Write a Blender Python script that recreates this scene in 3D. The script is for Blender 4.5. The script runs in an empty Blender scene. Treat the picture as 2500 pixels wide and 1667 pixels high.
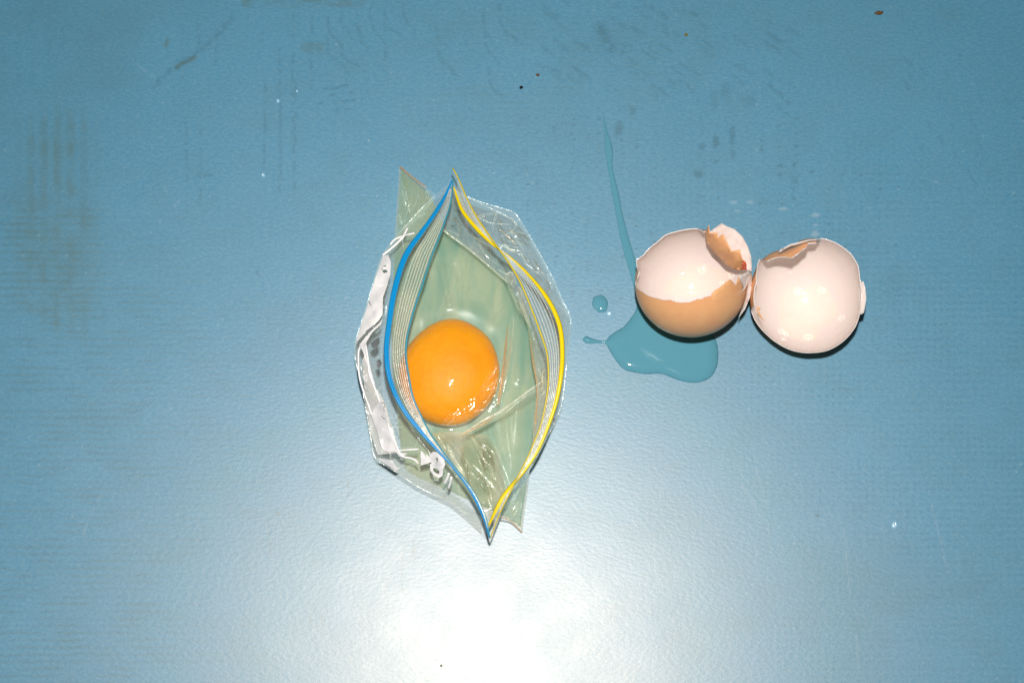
import bpy, bmesh, math, random
import numpy as np
from mathutils import Vector
from mathutils.geometry import delaunay_2d_cdt

random.seed(7)
C = bpy.context.scene.collection
SC = bpy.context.scene

# ------------------------------------------------------------------ camera
W_, H_ = 2500.0, 1667.0            # pixel frame the measurements were taken in
DIST, WIDTH, TILT, ROLL = 0.62, 0.40, math.radians(15.0), math.radians(4.0)
cam_d = bpy.data.cameras.new('camera')
cam = bpy.data.objects.new('camera', cam_d); C.objects.link(cam)
cam.location = (0, -DIST * math.sin(TILT), DIST * math.cos(TILT))
from mathutils import Matrix
cam_m = Matrix.Rotation(TILT, 3, 'X') @ Matrix.Rotation(ROLL, 3, 'Z')
cam.rotation_euler = cam_m.to_euler()
cam_d.sensor_width = 36.0
cam_d.lens = 36.0 * DIST / WIDTH
cam_d.clip_start = 0.01; cam_d.clip_end = 50
SC.camera = cam

# ------------------------------------------------------------------ world, flash, exposure
wd = bpy.data.worlds.new('World'); SC.world = wd; wd.use_nodes = True
bg = wd.node_tree.nodes['Background']
bg.inputs[0].default_value = (0.80, 0.95, 1.0, 1); bg.inputs[1].default_value = 0.045
SC.view_settings.view_transform = 'Standard'; SC.view_settings.look = 'None'
SC.view_settings.exposure = 0; SC.view_settings.gamma = 1
CAM = np.array(cam.location); RT, UP, FW = np.array(cam_m.col[0]), np.array(cam_m.col[1]), -np.array(cam_m.col[2])
fl = bpy.data.lights.new('camera_flash', 'AREA'); fl.shape = 'DISK'; fl.size = 0.022
fl.energy = 4.35; fl.color = (1.0, 0.975, 0.94)
flo = bpy.data.objects.new('camera_flash', fl); C.objects.link(flo)
flo.location = Vector(CAM + UP * 0.085 + RT * 0.006)
flo.rotation_euler = (cam_m @ Matrix.Rotation(math.radians(-8), 3, 'X')).to_euler()
SC.cycles.max_bounces = 14; SC.cycles.transparent_max_bounces = 40
SC.cycles.glossy_bounces = 5
SC.cycles.sample_clamp_indirect = 4.0

# ------------------------------------------------------------------ helpers
def P(x, y, z=0.0):
    """photo pixel (2500 x 1667 frame) on the level z millimetres above the table -> metres"""
    k = WIDTH / W_ / DIST
    d = FW + RT * (x - W_ / 2) * k - UP * (y - H_ / 2) * k
    t = (z * 0.001 - CAM[2]) / d[2]
    return CAM + d * t

def PX(pts):
    """metres -> photo pixel, arrays"""
    q = pts - CAM
    dep = q @ FW; k = WIDTH / W_ / DIST
    return W_ / 2 + (q @ RT) / dep / k, H_ / 2 - (q @ UP) / dep / k

def vnoise(x, y, seed=0):
    x = np.asarray(x, float); y = np.asarray(y, float)
    xi = np.floor(x).astype(np.int64); yi = np.floor(y).astype(np.int64)
    fx = x - xi; fy = y - yi
    fx = fx * fx * (3 - 2 * fx); fy = fy * fy * (3 - 2 * fy)
    def h(a, b):
        n = (a * 374761393 + b * 668265263 + seed * 1274126177) & 0xffffffff
        n = ((n ^ (n >> 13)) * 1274126177) & 0xffffffff
        return ((n ^ (n >> 16)) & 0xffff) / 65535.0
    return (h(xi, yi) * (1 - fx) + h(xi + 1, yi) * fx) * (1 - fy) + (h(xi, yi + 1) * (1 - fx) + h(xi + 1, yi + 1) * fx) * fy

def fbm(x, y, seed=0, o=3):
    s = 0; a = 0.5
    for i in range(o):
        s = s + a * vnoise(x * 2 ** i, y * 2 ** i, seed + i * 17); a *= 0.5
    return s / (1 - 0.5 ** o)

def ridge(x, y, seed=0):
    return 1 - np.abs(2 * vnoise(x, y, seed) - 1)

def mesh_obj(name, verts, faces, mat, parent=None, smooth=True):
    me = bpy.data.meshes.new(name)
    me.from_pydata([tuple(v) for v in verts], [], [tuple(int(i) for i in f) for f in faces])
    me.validate(); me.update()
    if smooth: me.polygons.foreach_set('use_smooth', [True] * len(me.polygons))
    if mat: me.materials.append(mat)
    o = bpy.data.objects.new(name, me); C.objects.link(o)
    if parent:
        o.parent = parent
        o.matrix_parent_inverse = parent.matrix_basis.inverted()
    return o

def tag(o, label=None, cat=None, group=None, kind=None):
    if label: o['label'] = label
    if cat: o['category'] = cat
    if group: o['group'] = group
    if kind: o['kind'] = kind
    return o

def thing(name, label, cat, loc, group=None):
    o = bpy.data.objects.new(name, None); C.objects.link(o); o.location = Vector(loc)
    o.empty_display_size = 0.01
    return tag(o, label, cat, group)

def resample(ch, n, smooth=True):
    a = np.array(ch, float)
    if smooth and len(a) > 2:                         # Catmull-Rom
        out = []
        b = np.vstack([2 * a[0] - a[1], a, 2 * a[-1] - a[-2]])
        for i in range(len(a) - 1):
            p0, p1, p2, p3 = b[i], b[i + 1], b[i + 2], b[i + 3]
            for t in np.linspace(0, 1, 10, endpoint=False):
                out.append(0.5 * ((2 * p1) + (p2 - p0) * t + (2 * p0 - 5 * p1 + 4 * p2 - p3) * t * t + (3 * p1 - p0 - 3 * p2 + p3) * t ** 3))
        out.append(a[-1]); a = np.array(out)
    s = np.r_[0, np.cumsum(np.hypot(np.diff(a[:, 0]), np.diff(a[:, 1])))]
    u = np.linspace(0, s[-1], n)
    return np.stack([np.interp(u, s, a[:, k]) for k in range(a.shape[1])], 1)

def inside(px, py, poly):
    r = np.zeros(len(px), bool); n = len(poly)
    for i in range(n):
        x0, y0 = poly[i][:2]; x1, y1 = poly[i - 1][:2]
        c = ((y0 > py) != (y1 > py)) & (px < (x1 - x0) * (py - y0) / (y1 - y0 + 1e-12) + x0)
        r ^= c
    return r

def dist_poly(px, py, poly):
    d = np.full(len(px), 1e9)
    for i in range(len(poly)):
        ax, ay = poly[i - 1][:2]; bx, by = poly[i][:2]
        L = (bx - ax) ** 2 + (by - ay) ** 2 + 1e-9
        t = np.clip(((px - ax) * (bx - ax) + (py - ay) * (by - ay)) / L, 0, 1)
        d = np.minimum(d, np.hypot(px - ax - t * (bx - ax), py - ay - t * (by - ay)))
    return d

def cdt(poly, spacing, extra=(), holes=(), jit=0.35, seed=1):
    """triangulate a pixel polygon with inner points"""
    rng = np.random.default_rng(seed)
    b = []
    for i in range(len(poly)):
        p = np.array(poly[i][:2], float); q = np.array(poly[(i + 1) % len(poly)][:2], float)
        m = max(1, int(np.hypot(*(q - p)) / spacing))
        for k in range(m): b.append(p + (q - p) * k / m)
    b = np.array(b); nb = len(b)
    x0, y0 = b.min(0); x1, y1 = b.max(0)
    gx, gy = np.meshgrid(np.arange(x0, x1, spacing), np.arange(y0, y1, spacing * 0.87))
    gx = gx + (np.arange(gx.shape[0]) % 2)[:, None] * spacing / 2
    gx = gx.ravel() + rng.uniform(-jit, jit, gx.size) * spacing
    gy = gy.ravel() + rng.uniform(-jit, jit, gy.size) * spacing
    ok = inside(gx, gy, b) & (dist_poly(gx, gy, b) > spacing * 0.45)
    hb = []
    for h in holes:
        ok &= ~inside(gx, gy, h) & (dist_poly(gx, gy, h) > spacing * 0.3)
        hb.append(np.array(h, float))
    for e in extra: ok &= np.hypot(gx - e[0], gy - e[1]) > spacing * 0.5
    ins = np.stack([gx[ok], gy[ok]], 1)
    pts = [b]
    edges = [(i, (i + 1) % nb) for i in range(nb)]
    base = nb
    for h in hb:
        pts.append(h); edges += [(base + i, base + (i + 1) % len(h)) for i in range(len(h))]; base += len(h)
    ne = base
    if len(extra): pts.append(np.array([e[:2] for e in extra], float)); base += len(extra)
    pts.append(ins)
    A = np.vstack(pts)
    vs, es, fs, *_ = delaunay_2d_cdt([Vector(p) for p in A], edges, [], 0, 1e-5)
    V = np.array([[v.x, v.y] for v in vs])
    F = np.array([f for f in fs if len(f) == 3])
    cen = V[F].mean(1)
    k = inside(cen[:, 0], cen[:, 1], b)
    for h in hb: k &= ~inside(cen[:, 0], cen[:, 1], h)
    return V, F[k]

def laplace(V, F, fixed, iters=260):
    """relax z over the mesh between fixed values {index: z}"""
    n = len(V)
    E = np.vstack([F[:, [0, 1]], F[:, [1, 2]], F[:, [2, 0]]]); E = np.vstack([E, E[:, ::-1]])
    deg = np.bincount(E[:, 0], minlength=n).astype(float)
    idx = np.array(list(fixed)); val = np.array([fixed[i] for i in idx])
    z = np.full(n, val.mean()); z[idx] = val
    for _ in range(iters):
        s = np.bincount(E[:, 0], weights=z[E[:, 1]], minlength=n) / np.maximum(deg, 1)
        z = np.where(deg > 0, s, z); z[idx] = val
    return z

def relax(z, F, fixed, iters):
    n = len(z); E = np.vstack([F[:, [0, 1]], F[:, [1, 2]], F[:, [2, 0]]]); E = np.vstack([E, E[:, ::-1]])
    deg = np.maximum(np.bincount(E[:, 0], minlength=n), 1.0)
    idx = np.array(list(fixed)); val = np.array([fixed[i] for i in idx])
    for _ in range(iters):
        z = 0.4 * z + 0.6 * np.bincount(E[:, 0], weights=z[E[:, 1]], minlength=n) / deg; z[idx] = val
    return z

class Sheet: pass

def sheet(poly, spacing, inner=(), wr=(), seed=1, jitter=0.0, edge_fade=22.0):
    """poly: (x, y, z) outline; inner: (x, y, z) pinned points; wr: list of (amp mm, angle deg, along px, across px)"""
    V, F = cdt(poly, spacing, inner, seed=seed)
    fixed = {}
    pts = [np.array(p, float) for p in poly]
    segs = [(pts[i], pts[(i + 1) % len(pts)]) for i in range(len(pts))]
    db = np.full(len(V), 1e9); zb = np.zeros(len(V))
    for p, q in segs:
        L = ((q - p)[:2] ** 2).sum() + 1e-9
        t = np.clip(((V - p[:2]) @ (q - p)[:2]) / L, 0, 1)
        d = np.hypot(*(V - p[:2] - t[:, None] * (q - p)[:2]).T)
        k = d < db; db[k] = d[k]; zb[k] = (p[2] + t * (q[2] - p[2]))[k]
    for i in np.nonzero(db < 0.05)[0]: fixed[i] = zb[i]
    for e in inner:
        i = int(np.argmin(np.hypot(V[:, 0] - e[0], V[:, 1] - e[1]))); fixed[i] = e[2]
    z = laplace(V, F, fixed)
    if len(inner):
        bd = {i: fixed[i] for i in np.nonzero(db < 0.05)[0]}
        z = relax(z, F, bd, 14)
    f = np.clip(db / edge_fade, 0, 1)
    for j, (amp, ang, al, ac) in enumerate(wr):
        c, s = math.cos(math.radians(ang)), math.sin(math.radians(ang))
        u = (V[:, 0] * c - V[:, 1] * s) / al; v = (V[:, 0] * s + V[:, 1] * c) / ac
        u = u + 0.6 * vnoise(v * 0.7, u * 0.9, seed + j + 40); v = v + 0.8 * vnoise(u * 0.8, v * 0.5, seed + j + 50)
        z = z + f * amp * (ridge(u, v, seed + j * 7) - 0.5)
    if jitter:
        z = z + f * np.random.default_rng(seed).uniform(-jitter, jitter, len(V))
    S = Sheet(); S.V, S.F, S.z = V, F, z
    S.pts = np.array([P(V[i, 0], V[i, 1], z[i]) for i in range(len(V))])
    return S

def zat(S, x, y):
    """height of a sheet at a pixel (barycentric)"""
    A, B, D = S.V[S.F[:, 0]], S.V[S.F[:, 1]], S.V[S.F[:, 2]]
    den = (B[:, 1] - D[:, 1]) * (A[:, 0] - D[:, 0]) + (D[:, 0] - B[:, 0]) * (A[:, 1] - D[:, 1]); den = np.where(abs(den) < 1e-9, 1e-9, den)
    l0 = ((B[:, 1] - D[:, 1]) * (x - D[:, 0]) + (D[:, 0] - B[:, 0]) * (y - D[:, 1])) / den
    l1 = ((D[:, 1] - A[:, 1]) * (x - D[:, 0]) + (A[:, 0] - D[:, 0]) * (y - D[:, 1])) / den
    l2 = 1 - l0 - l1
    m = np.minimum(np.minimum(l0, l1), l2); i = int(np.argmax(m))
    l = np.clip([l0[i], l1[i], l2[i]], 0, 1); l = l / l.sum()
    return float(l @ S.z[S.F[i]])

def join(parts):
    """[(verts, faces)] -> one"""
    vs, fs, b = [], [], 0
    for v, f in parts:
        vs += [tuple(p) for p in v]; fs += [tuple(int(i) + b for i in q) for q in f]; b += len(v)
    return vs, fs

def strip(A, B, n, m, bow=0.0):
    """lofted sheet between two (x,y,z) chains; bow lifts its middle (mm)"""
    a = resample(A, n); b = resample(B, n)
    v, f = [], []
    for i in range(n):
        for j in range(m):
            t = j / (m - 1)
            p = a[i] * (1 - t) + b[i] * t
            v.append(P(p[0], p[1], p[2] + bow * math.sin(math.pi * t)))
    for i in range(n - 1):
        for j in range(m - 1):
            k = i * m + j; f.append((k, k + 1, k + m + 1, k + m))
    return v, f

def sweep(ch, widths, profile, n=90, dz=0.0):
    """closed profile [(across -1..1, height mm)] swept along an (x,y,z) chain; widths px at even stations"""
    c = resample(ch, n)
    w = np.interp(np.linspace(0, 1, n), np.linspace(0, 1, len(widths)), widths)
    t = np.gradient(c[:, :2], axis=0); t /= np.linalg.norm(t, axis=1)[:, None] + 1e-9
    nn = np.stack([-t[:, 1], t[:, 0]], 1); k = len(profile)
    v, f = [], []
    for i in range(n):
        for (o, h) in profile:
            q = c[i, :2] + nn[i] * o * w[i] / 2
            v.append(P(q[0], q[1], c[i, 2] + dz + h * min(1, w[i] / 8)))
    for i in range(n - 1):
        for j in range(k):
            f.append((i * k + j, i * k + (j + 1) % k, (i + 1) * k + (j + 1) % k, (i + 1) * k + j))
    f.append(tuple(range(k))[::-1]); f.append(tuple((n - 1) * k + j for j in range(k)))
    return v, f

# ------------------------------------------------------------------ materials
def new_mat(name):
    m = bpy.data.materials.new(name); m.use_nodes = True
    nt = m.node_tree
    for n in list(nt.nodes):
        if n.type != 'OUTPUT_MATERIAL': nt.nodes.remove(n)
    return m, nt, nt.nodes['Material Output']

def N(nt, t, **kw):
    n = nt.nodes.new(t)
    for k, v in kw.items(): setattr(n, k, v)
    return n

def noise(nt, scale, detail=3, rough=0.5, vec=None, dist=0.0):
    n = N(nt, 'ShaderNodeTexNoise'); n.inputs['Scale'].default_value = scale
    n.inputs['Detail'].default_value = detail; n.inputs['Roughness'].default_value = rough
    n.inputs['Distortion'].default_value = dist
    if vec is None:
        tc = N(nt, 'ShaderNodeTexCoord'); vec = tc.outputs['Object']
    nt.links.new(vec, n.inputs['Vector']); return n

def mathn(nt, op, a, b=None, clamp=False):
    n = N(nt, 'ShaderNodeMath', operation=op); n.use_clamp = clamp
    for i, v in enumerate((a, b)):
        if v is None: continue
        if isinstance(v, (int, float)): n.inputs[i].default_value = v
        else: nt.links.new(v, n.inputs[i])
    return n.outputs[0]

def mixcol(nt, fac, a, b):
    n = N(nt, 'ShaderNodeMix', data_type='RGBA')
    for s, v in ((n.inputs[0], fac), (n.inputs[6], a), (n.inputs[7], b)):
        if isinstance(v, (int, float)): s.default_value = v
        elif isinstance(v, tuple): s.default_value = (*v, 1)
        else: nt.links.new(v, s)
    return n.outputs[2]

def principled(name, col, rough=0.4, spec=0.5, sss=0.0, sss_r=(1, .5, .3), sss_s=0.003, coat=0.0, bump=None, var=None, ior=None):
    m, nt, out = new_mat(name)
    p = N(nt, 'ShaderNodeBsdfPrincipled'); nt.links.new(p.outputs[0], out.inputs[0])
    p.inputs['Base Color'].default_value = (*col, 1); p.inputs['Roughness'].default_value = rough
    p.inputs['Specular IOR Level'].default_value = spec
    if ior: p.inputs['IOR'].default_value = ior
    if sss:
        p.inputs['Subsurface Weight'].default_value = sss; p.inputs['Subsurface Radius'].default_value = sss_r
        p.inputs['Subsurface Scale'].default_value = sss_s
    if coat:
        p.inputs['Coat Weight'].default_value = coat; p.inputs['Coat Roughness'].default_value = 0.05
    if var:                                             # (scale, second colour)
        nz = noise(nt, var[0], 4, 0.6)
        r = N(nt, 'ShaderNodeMapRange'); r.inputs[1].default_value = 0.35; r.inputs[2].default_value = 0.7
        nt.links.new(nz.outputs[0], r.inputs[0])
        nt.links.new(mixcol(nt, r.outputs[0], col, var[1]), p.inputs['Base Color'])
    if bump:                                            # (scale, distance)
        nz = noise(nt, bump[0], 3, 0.5); b = N(nt, 'ShaderNodeBump')
        b.inputs['Distance'].default_value = bump[1]; b.inputs['Strength'].default_value = 1.0
        nt.links.new(nz.outputs[0], b.inputs['Height']); nt.links.new(b.outputs[0], p.inputs['Normal'])
        if coat: nt.links.new(b.outputs[0], p.inputs['Coat Normal'])
    return m

def film_mat(name, tint=(0.97, 0.97, 0.95), haze=0.05, edge=0.45, rough=0.16, haze_col=(0.8, 0.79, 0.76), gloss=0.05, bump=(260, 0.0006), vary=None):
    """thin clear plastic: see-through, a little milky, more so at grazing angles, wet gloss"""
    m, nt, out = new_mat(name); L = nt.links.new
    tr = N(nt, 'ShaderNodeBsdfTransparent'); tr.inputs[0].default_value = (*tint, 1)
    di = N(nt, 'ShaderNodeBsdfDiffuse'); di.inputs[0].default_value = (*haze_col, 1)
    tl = N(nt, 'ShaderNodeBsdfTranslucent'); tl.inputs[0].default_value = (*haze_col, 1)
    dm = N(nt, 'ShaderNodeMixShader'); dm.inputs[0].default_value = 0.4; L(di.outputs[0], dm.inputs[1]); L(tl.outputs[0], dm.inputs[2])
    nz = noise(nt, bump[0], 2, 0.5, dist=0.8); b = N(nt, 'ShaderNodeBump'); b.inputs['Distance'].default_value = bump[1]
    L(nz.outputs[0], b.inputs['Height'])
    lw = N(nt, 'ShaderNodeLayerWeight'); lw.inputs[0].default_value = 0.5
    f2 = mathn(nt, 'POWER', lw.outputs['Facing'], 2.2)
    hz = mathn(nt, 'ADD', mathn(nt, 'MULTIPLY', f2, edge), haze, True)
    if vary:
        tc = N(nt, 'ShaderNodeTexCoord'); mp = N(nt, 'ShaderNodeMapping'); mp.inputs['Scale'].default_value = (110, 30, 40); mp.inputs['Rotation'].default_value = (0, 0, math.radians(12)); L(tc.outputs['Object'], mp.inputs[0])
        vn = noise(nt, 1.0, 3, 0.55, mp.outputs[0], 0.6)
        r = N(nt, 'ShaderNodeMapRange'); r.inputs[1].default_value = 0.38; r.inputs[2].default_value = 0.66; L(vn.outputs[0], r.inputs[0])
        cc = mixcol(nt, r.outputs[0], haze_col, vary); L(cc, di.inputs[0]); L(cc, tl.inputs[0])
        hz = mathn(nt, 'MULTIPLY', hz, mathn(nt, 'ADD', mathn(nt, 'MULTIPLY', r.outputs[0], 1.1), 0.55), True)
    m1a = N(nt, 'ShaderNodeMixShader'); L(hz, m1a.inputs[0]); L(dm.outputs[0], m1a.inputs[2])
    blk = N(nt, 'ShaderNodeBsdfTransparent'); blk.inputs[0].default_value = (0, 0, 0, 1); L(blk.outputs[0], m1a.inputs[1])
    m1b = N(nt, 'ShaderNodeMixShader'); L(mathn(nt, 'MULTIPLY', hz, 0.8), m1b.inputs[0]); L(tr.outputs[0], m1b.inputs[1]); L(blk.outputs[0], m1b.inputs[2])
    m1 = N(nt, 'ShaderNodeAddShader'); L(m1a.outputs[0], m1.inputs[0]); L(m1b.outputs[0], m1.inputs[1])
    gl = N(nt, 'ShaderNodeBsdfGlossy'); gl.inputs['Roughness'].default_value = rough; L(b.outputs[0], gl.inputs['Normal'])
    f4 = mathn(nt, 'POWER', lw.outputs['Facing'], 4.0)
    gf = mathn(nt, 'ADD', mathn(nt, 'MULTIPLY', f4, 0.55), gloss, True)
    gc = N(nt, 'ShaderNodeCombineColor'); [L(gf, gc.inputs[q]) for q in range(3)]; L(gc.outputs[0], gl.inputs[0])
    m2 = N(nt, 'ShaderNodeAddShader'); L(m1.outputs[0], m2.inputs[0]); L(gl.outputs[0], m2.inputs[1])
    L(m2.outputs[0], out.inputs[0]); return m

M_film = film_mat('clear_film', tint=(0.965, 0.955, 0.935), haze=0.12, edge=0.30, rough=0.22, gloss=0.035, haze_col=(0.95, 0.93, 0.90), bump=(75, 0.0018))
M_base = principled('wet_base_film', (0.092, 0.285, 0.395), 0.3, 0.1, ior=1.36)
M_fold = film_mat('film_fold', haze=0.16, edge=0.3, rough=0.25, gloss=0.06, haze_col=(0.88, 0.84, 0.74))
M_flap = film_mat('milky_flap', tint=(0.88, 0.84, 0.76), haze=0.22, edge=0.3, rough=0.22, gloss=0.04, haze_col=(0.80, 0.75, 0.60), bump=(70, 0.0018), vary=(0.95, 0.90, 0.80))
M_wrap = film_mat('wet_wrap', tint=(0.995, 0.99, 0.985), haze=0.02, edge=0.15, rough=0.13, gloss=0.06, haze_col=(0.9, 0.85, 0.75), bump=(90, 0.0012))
M_lip = film_mat('lip_film', haze=0.12, edge=0.2, haze_col=(0.80, 0.76, 0.71))
M_rib = film_mat('rib_plastic', haze=0.28, edge=0.3, haze_col=(0.94, 0.91, 0.86), rough=0.22)
M_blue = principled('blue_zip', (0.003, 0.275, 0.60), 0.3, 0.4)
M_blue_edge = principled('blue_lip_edge', (0.05, 0.33, 0.45), 0.35, 0.4)
M_yel = principled('yellow_zip', (0.90, 0.66, 0.0), 0.3, 0.4)
M_yel_edge = principled('yellow_lip_edge', (0.75, 0.58, 0.03), 0.35, 0.4)
M_ink = principled('white_ink', (0.92, 0.885, 0.875), 0.35, 0.3)
M_thin = film_mat('thin_white_ink', haze=0.8, edge=0.2, haze_col=(0.95, 0.92, 0.89))
M_dark = principled('dark_ink', (0.06, 0.08, 0.08), 0.4, 0.3)
M_white = film_mat('egg_white', tint=(0.985, 0.955, 0.85), haze=0.19, edge=0.12, rough=0.28, haze_col=(0.72, 0.77, 0.49), gloss=0.035, bump=(25, 0.0004), vary=(0.93, 0.87, 0.60))
M_yolk = principled('egg_yolk', (1.0, 0.335, 0.002), 0.55, 0.3, sss=0.55, sss_r=(1, .45, .1), sss_s=0.004, coat=1.0, bump=(110, 0.0006), var=(70, (1.0, 0.385, 0.004)))
M_shell = principled('brown_shell', (0.84, 0.40, 0.185), 0.42, 0.35, sss=0.12, sss_s=0.001, bump=(1400, 0.00005), var=(160, (0.86, 0.46, 0.21)))
M_memb = principled('white_membrane', (0.815, 0.70, 0.66), 0.6, 0.3, sss=0.2, sss_s=0.002, bump=(110, 0.0004), var=(60, (0.825, 0.715, 0.655)), coat=0.6)
M_pink = principled('pink_membrane', (0.78, 0.60, 0.54), 0.5, 0.3, sss=0.2, sss_s=0.002, bump=(200, 0.0004), var=(120, (0.82, 0.67, 0.61)))
M_red = principled('red_stamp_ink', (0.75, 0.03, 0.03), 0.4, 0.3)
M_crumb_b = principled('brown_crumb', (0.10, 0.055, 0.02), 0.8, 0.2, var=(900, (0.2, 0.11, 0.04)))
M_crumb_k = principled('black_crumb', (0.012, 0.012, 0.012), 0.8, 0.2)
M_crumb_o = principled('olive_crumb', (0.2, 0.15, 0.03), 0.8, 0.2)
M_wet = principled('wet_egg_white', (0.108, 0.318, 0.405), 0.085, 0.5, bump=(60, 0.0003), ior=1.36)
M_bead, _nt, _o = new_mat('egg_white_bead')
_t = N(_nt, 'ShaderNodeBsdfTransparent'); _g = N(_nt, 'ShaderNodeBsdfGlossy'); _g.inputs[0].default_value = (.12, .12, .12, 1); _g.inputs['Roughness'].default_value = 0.15
_a = N(_nt, 'ShaderNodeAddShader'); _nt.links.new(_t.outputs[0], _a.inputs[0]); _nt.links.new(_g.outputs[0], _a.inputs[1]); _nt.links.new(_a.outputs[0], _o.inputs[0])
M_gold = film_mat('pale_fold', haze=0.3, edge=0.2, rough=0.36, gloss=0.13, haze_col=(0.90, 0.88, 0.66), bump=(120, 0.0006))
M_spark, _nt, _o = new_mat('sparkling_drop')
_t = N(_nt, 'ShaderNodeBsdfTransparent'); _g = N(_nt, 'ShaderNodeBsdfGlossy'); _g.inputs[0].default_value = (.22, .22, .22, 1); _g.inputs['Roughness'].default_value = 0.3
_a = N(_nt, 'ShaderNodeAddShader'); _nt.links.new(_t.outputs[0], _a.inputs[0]); _nt.links.new(_g.outputs[0], _a.inputs[1]); _nt.links.new(_a.outputs[0], _o.inputs[0])
M_drop = film_mat('water_drop', haze=0.02, edge=0.1, rough=0.05, gloss=0.06)

# ------------------------------------------------------------------ table top
def build_table():
    nx, ny = 960, 660
    xs = np.linspace(-0.24, 0.24, nx); ys = np.linspace(-0.162, 0.182, ny)
    X, Y = np.meshgrid(xs, ys); n = nx * ny
    co = np.zeros((n, 3)); co[:, 0] = X.ravel(); co[:, 1] = Y.ravel()
    x, y = PX(co)
    dark = np.zeros(n); ol = np.zeros(n); lite = np.zeros(n)
    wob = 6 * (fbm(x / 40, y / 40, 3) - 0.5)
    def box(x0, y0, x1, y1, s):
        sm = lambda d: np.clip(d / s + 0.5, 0, 1)
        return sm(x - x0) * sm(x1 - x) * sm(y - y0) * sm(y1 - y)
    def stroke(arr, pts, w, a, seed=0, gap=0.45):
        pts = np.array(pts, float)
        lo = pts.min(0) - 4 * w - 8; hi = pts.max(0) + 4 * w + 8
        k = np.nonzero((x > lo[0]) & (x < hi[0]) & (y > lo[1]) & (y < hi[1]))[0]
        if not len(k): return
        d = np.full(len(k), 1e9)
        for p, q in zip(pts[:-1], pts[1:]):
            L = ((q - p) ** 2).sum() + 1e-9
            t = np.clip(((x[k] - p[0]) * (q[0] - p[0]) + (y[k] - p[1]) * (q[1] - p[1])) / L, 0, 1)
            d = np.minimum(d, np.hypot(x[k] - p[0] - t * (q[0] - p[0]), y[k] - p[1] - t * (q[1] - p[1])))
        br = np.clip((vnoise(x[k] / 9, y[k] / 9, seed + 5) - gap) * 4 + 0.6, 0, 1)
        arr[k] = np.maximum(arr[k], a * np.exp(-(d / w) ** 2) * br)
    rng = np.random.default_rng(11)
    # worn, cloudy paint and faint woven imprint
    ol += 0.20 * fbm(x / 210, y / 160, 1) * np.clip(fbm(x / 700, y / 500, 2) * 2 - .4, 0, 1) + 0.12 * np.clip(fbm(x / 55, y / 38, 5) * 2 - 0.9, 0, 1)
    lines = 0.5 + 0.5 * np.sin((y + wob * 1.3) * 2 * math.pi / 17.5)
    cols = 0.5 + 0.5 * np.sin((x + wob) * 2 * math.pi / 33.0)
    colf = 0.5 + 0.5 * np.sin((x + wob) * 2 * math.pi / 16.5)
    brk = np.clip(fbm(x / 60, y / 22, 9) * 2.2 - 0.6, 0, 1)
    left = np.clip((900 - x) / 700, 0, 1) * np.clip((y - 420) / 300, 0, 1)
    right = np.clip((x - 1650) / 600, 0, 1) * np.clip((y - 300) / 300, 0, 1)
    ol += 0.26 * lines ** 2 * brk * np.maximum(left * 0.9, 0)
    dark += 0.17 * lines ** 2 * brk * np.maximum(left * 0.5, right * 0.75)
    dark += 0.34 * colf ** 3 * lines ** 2 * np.clip((x - 1250) / 500, 0, 1) * np.clip((y - 260) / 200, 0, 1) * np.clip(fbm(x / 120, y / 120, 21) * 2.4 - 0.8, 0, 1)
    # olive grid stain at the left
    g = np.maximum(box(55, 270, 225, 820, 60) * np.clip(cols * 1.4 - 0.1, 0, 1), box(10, 480, 245, 780, 60) * (0.3 + 0.7 * lines))
    ol += 0.30 * g * np.clip(fbm(x / 26, y / 26, 4) * 1.9 - 0.35, 0, 1)
    ol += 0.2 * box(40, 300, 230, 780, 90) * fbm(x / 70, y / 90, 6)
    ol += 0.45 * box(590, -30, 900, 18, 10) * np.clip(fbm(x / 30, y / 12, 8) * 2 - 0.5, 0, 1)
    ol += 0.30 * box(735, 104, 790, 130, 10) * np.clip(fbm(x / 12, y / 12, 18) * 2 - 0.4, 0, 1)
    for (x0, y0, x1, y1) in ((1010, 190, 1420, 330), (1030, 20, 1330, 120), (1380, 60, 1750, 210)):
        ol += 0.16 * box(x0, y0, x1, y1, 60) * lines * fbm(x / 40, y / 30, 12)
    dark += 0.28 * box(200, 60, 330, 210, 110) * fbm(x / 90, y / 60, 30)
    # scuffs
    stroke(dark, [(375, 212), (405, 180), (440, 158), (480, 130), (520, 100), (565, 45)], 7, 0.3, 1, 0.35)
    stroke(ol, [(432, 165), (455, 150), (474, 142)], 6, 0.8, 2, 0.2)
    stroke(ol, [(405, 112), (411, 98)], 6, 0.6, 3, 0.2)
    for i in range(9):
        xx = 15 + i * 34 + rng.uniform(-8, 8); stroke(dark, [(xx, 60 + rng.uniform(-40, 40)), (xx + 3, 130 + rng.uniform(-20, 80))], 6, 0.12, i, 0.45)
    for (xx, y0, y1) in ((454, 300, 520), (490, 280, 500), (648, 200, 420), (682, 120, 470), (686, 250, 440), (716, 20, 470), (722, 180, 460), (762, 40, 220), (484, 55, 110), (527, 110, 160), (450, 165, 215), (940, 60, 170), (1040, 280, 320), (640, 80, 110)):
        stroke(dark, [(xx, y0), (xx + rng.uniform(-3, 3), (y0 + y1) / 2), (xx + rng.uniform(-4, 4), y1)], 3.4, 0.3, int(xx), 0.5)
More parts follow.
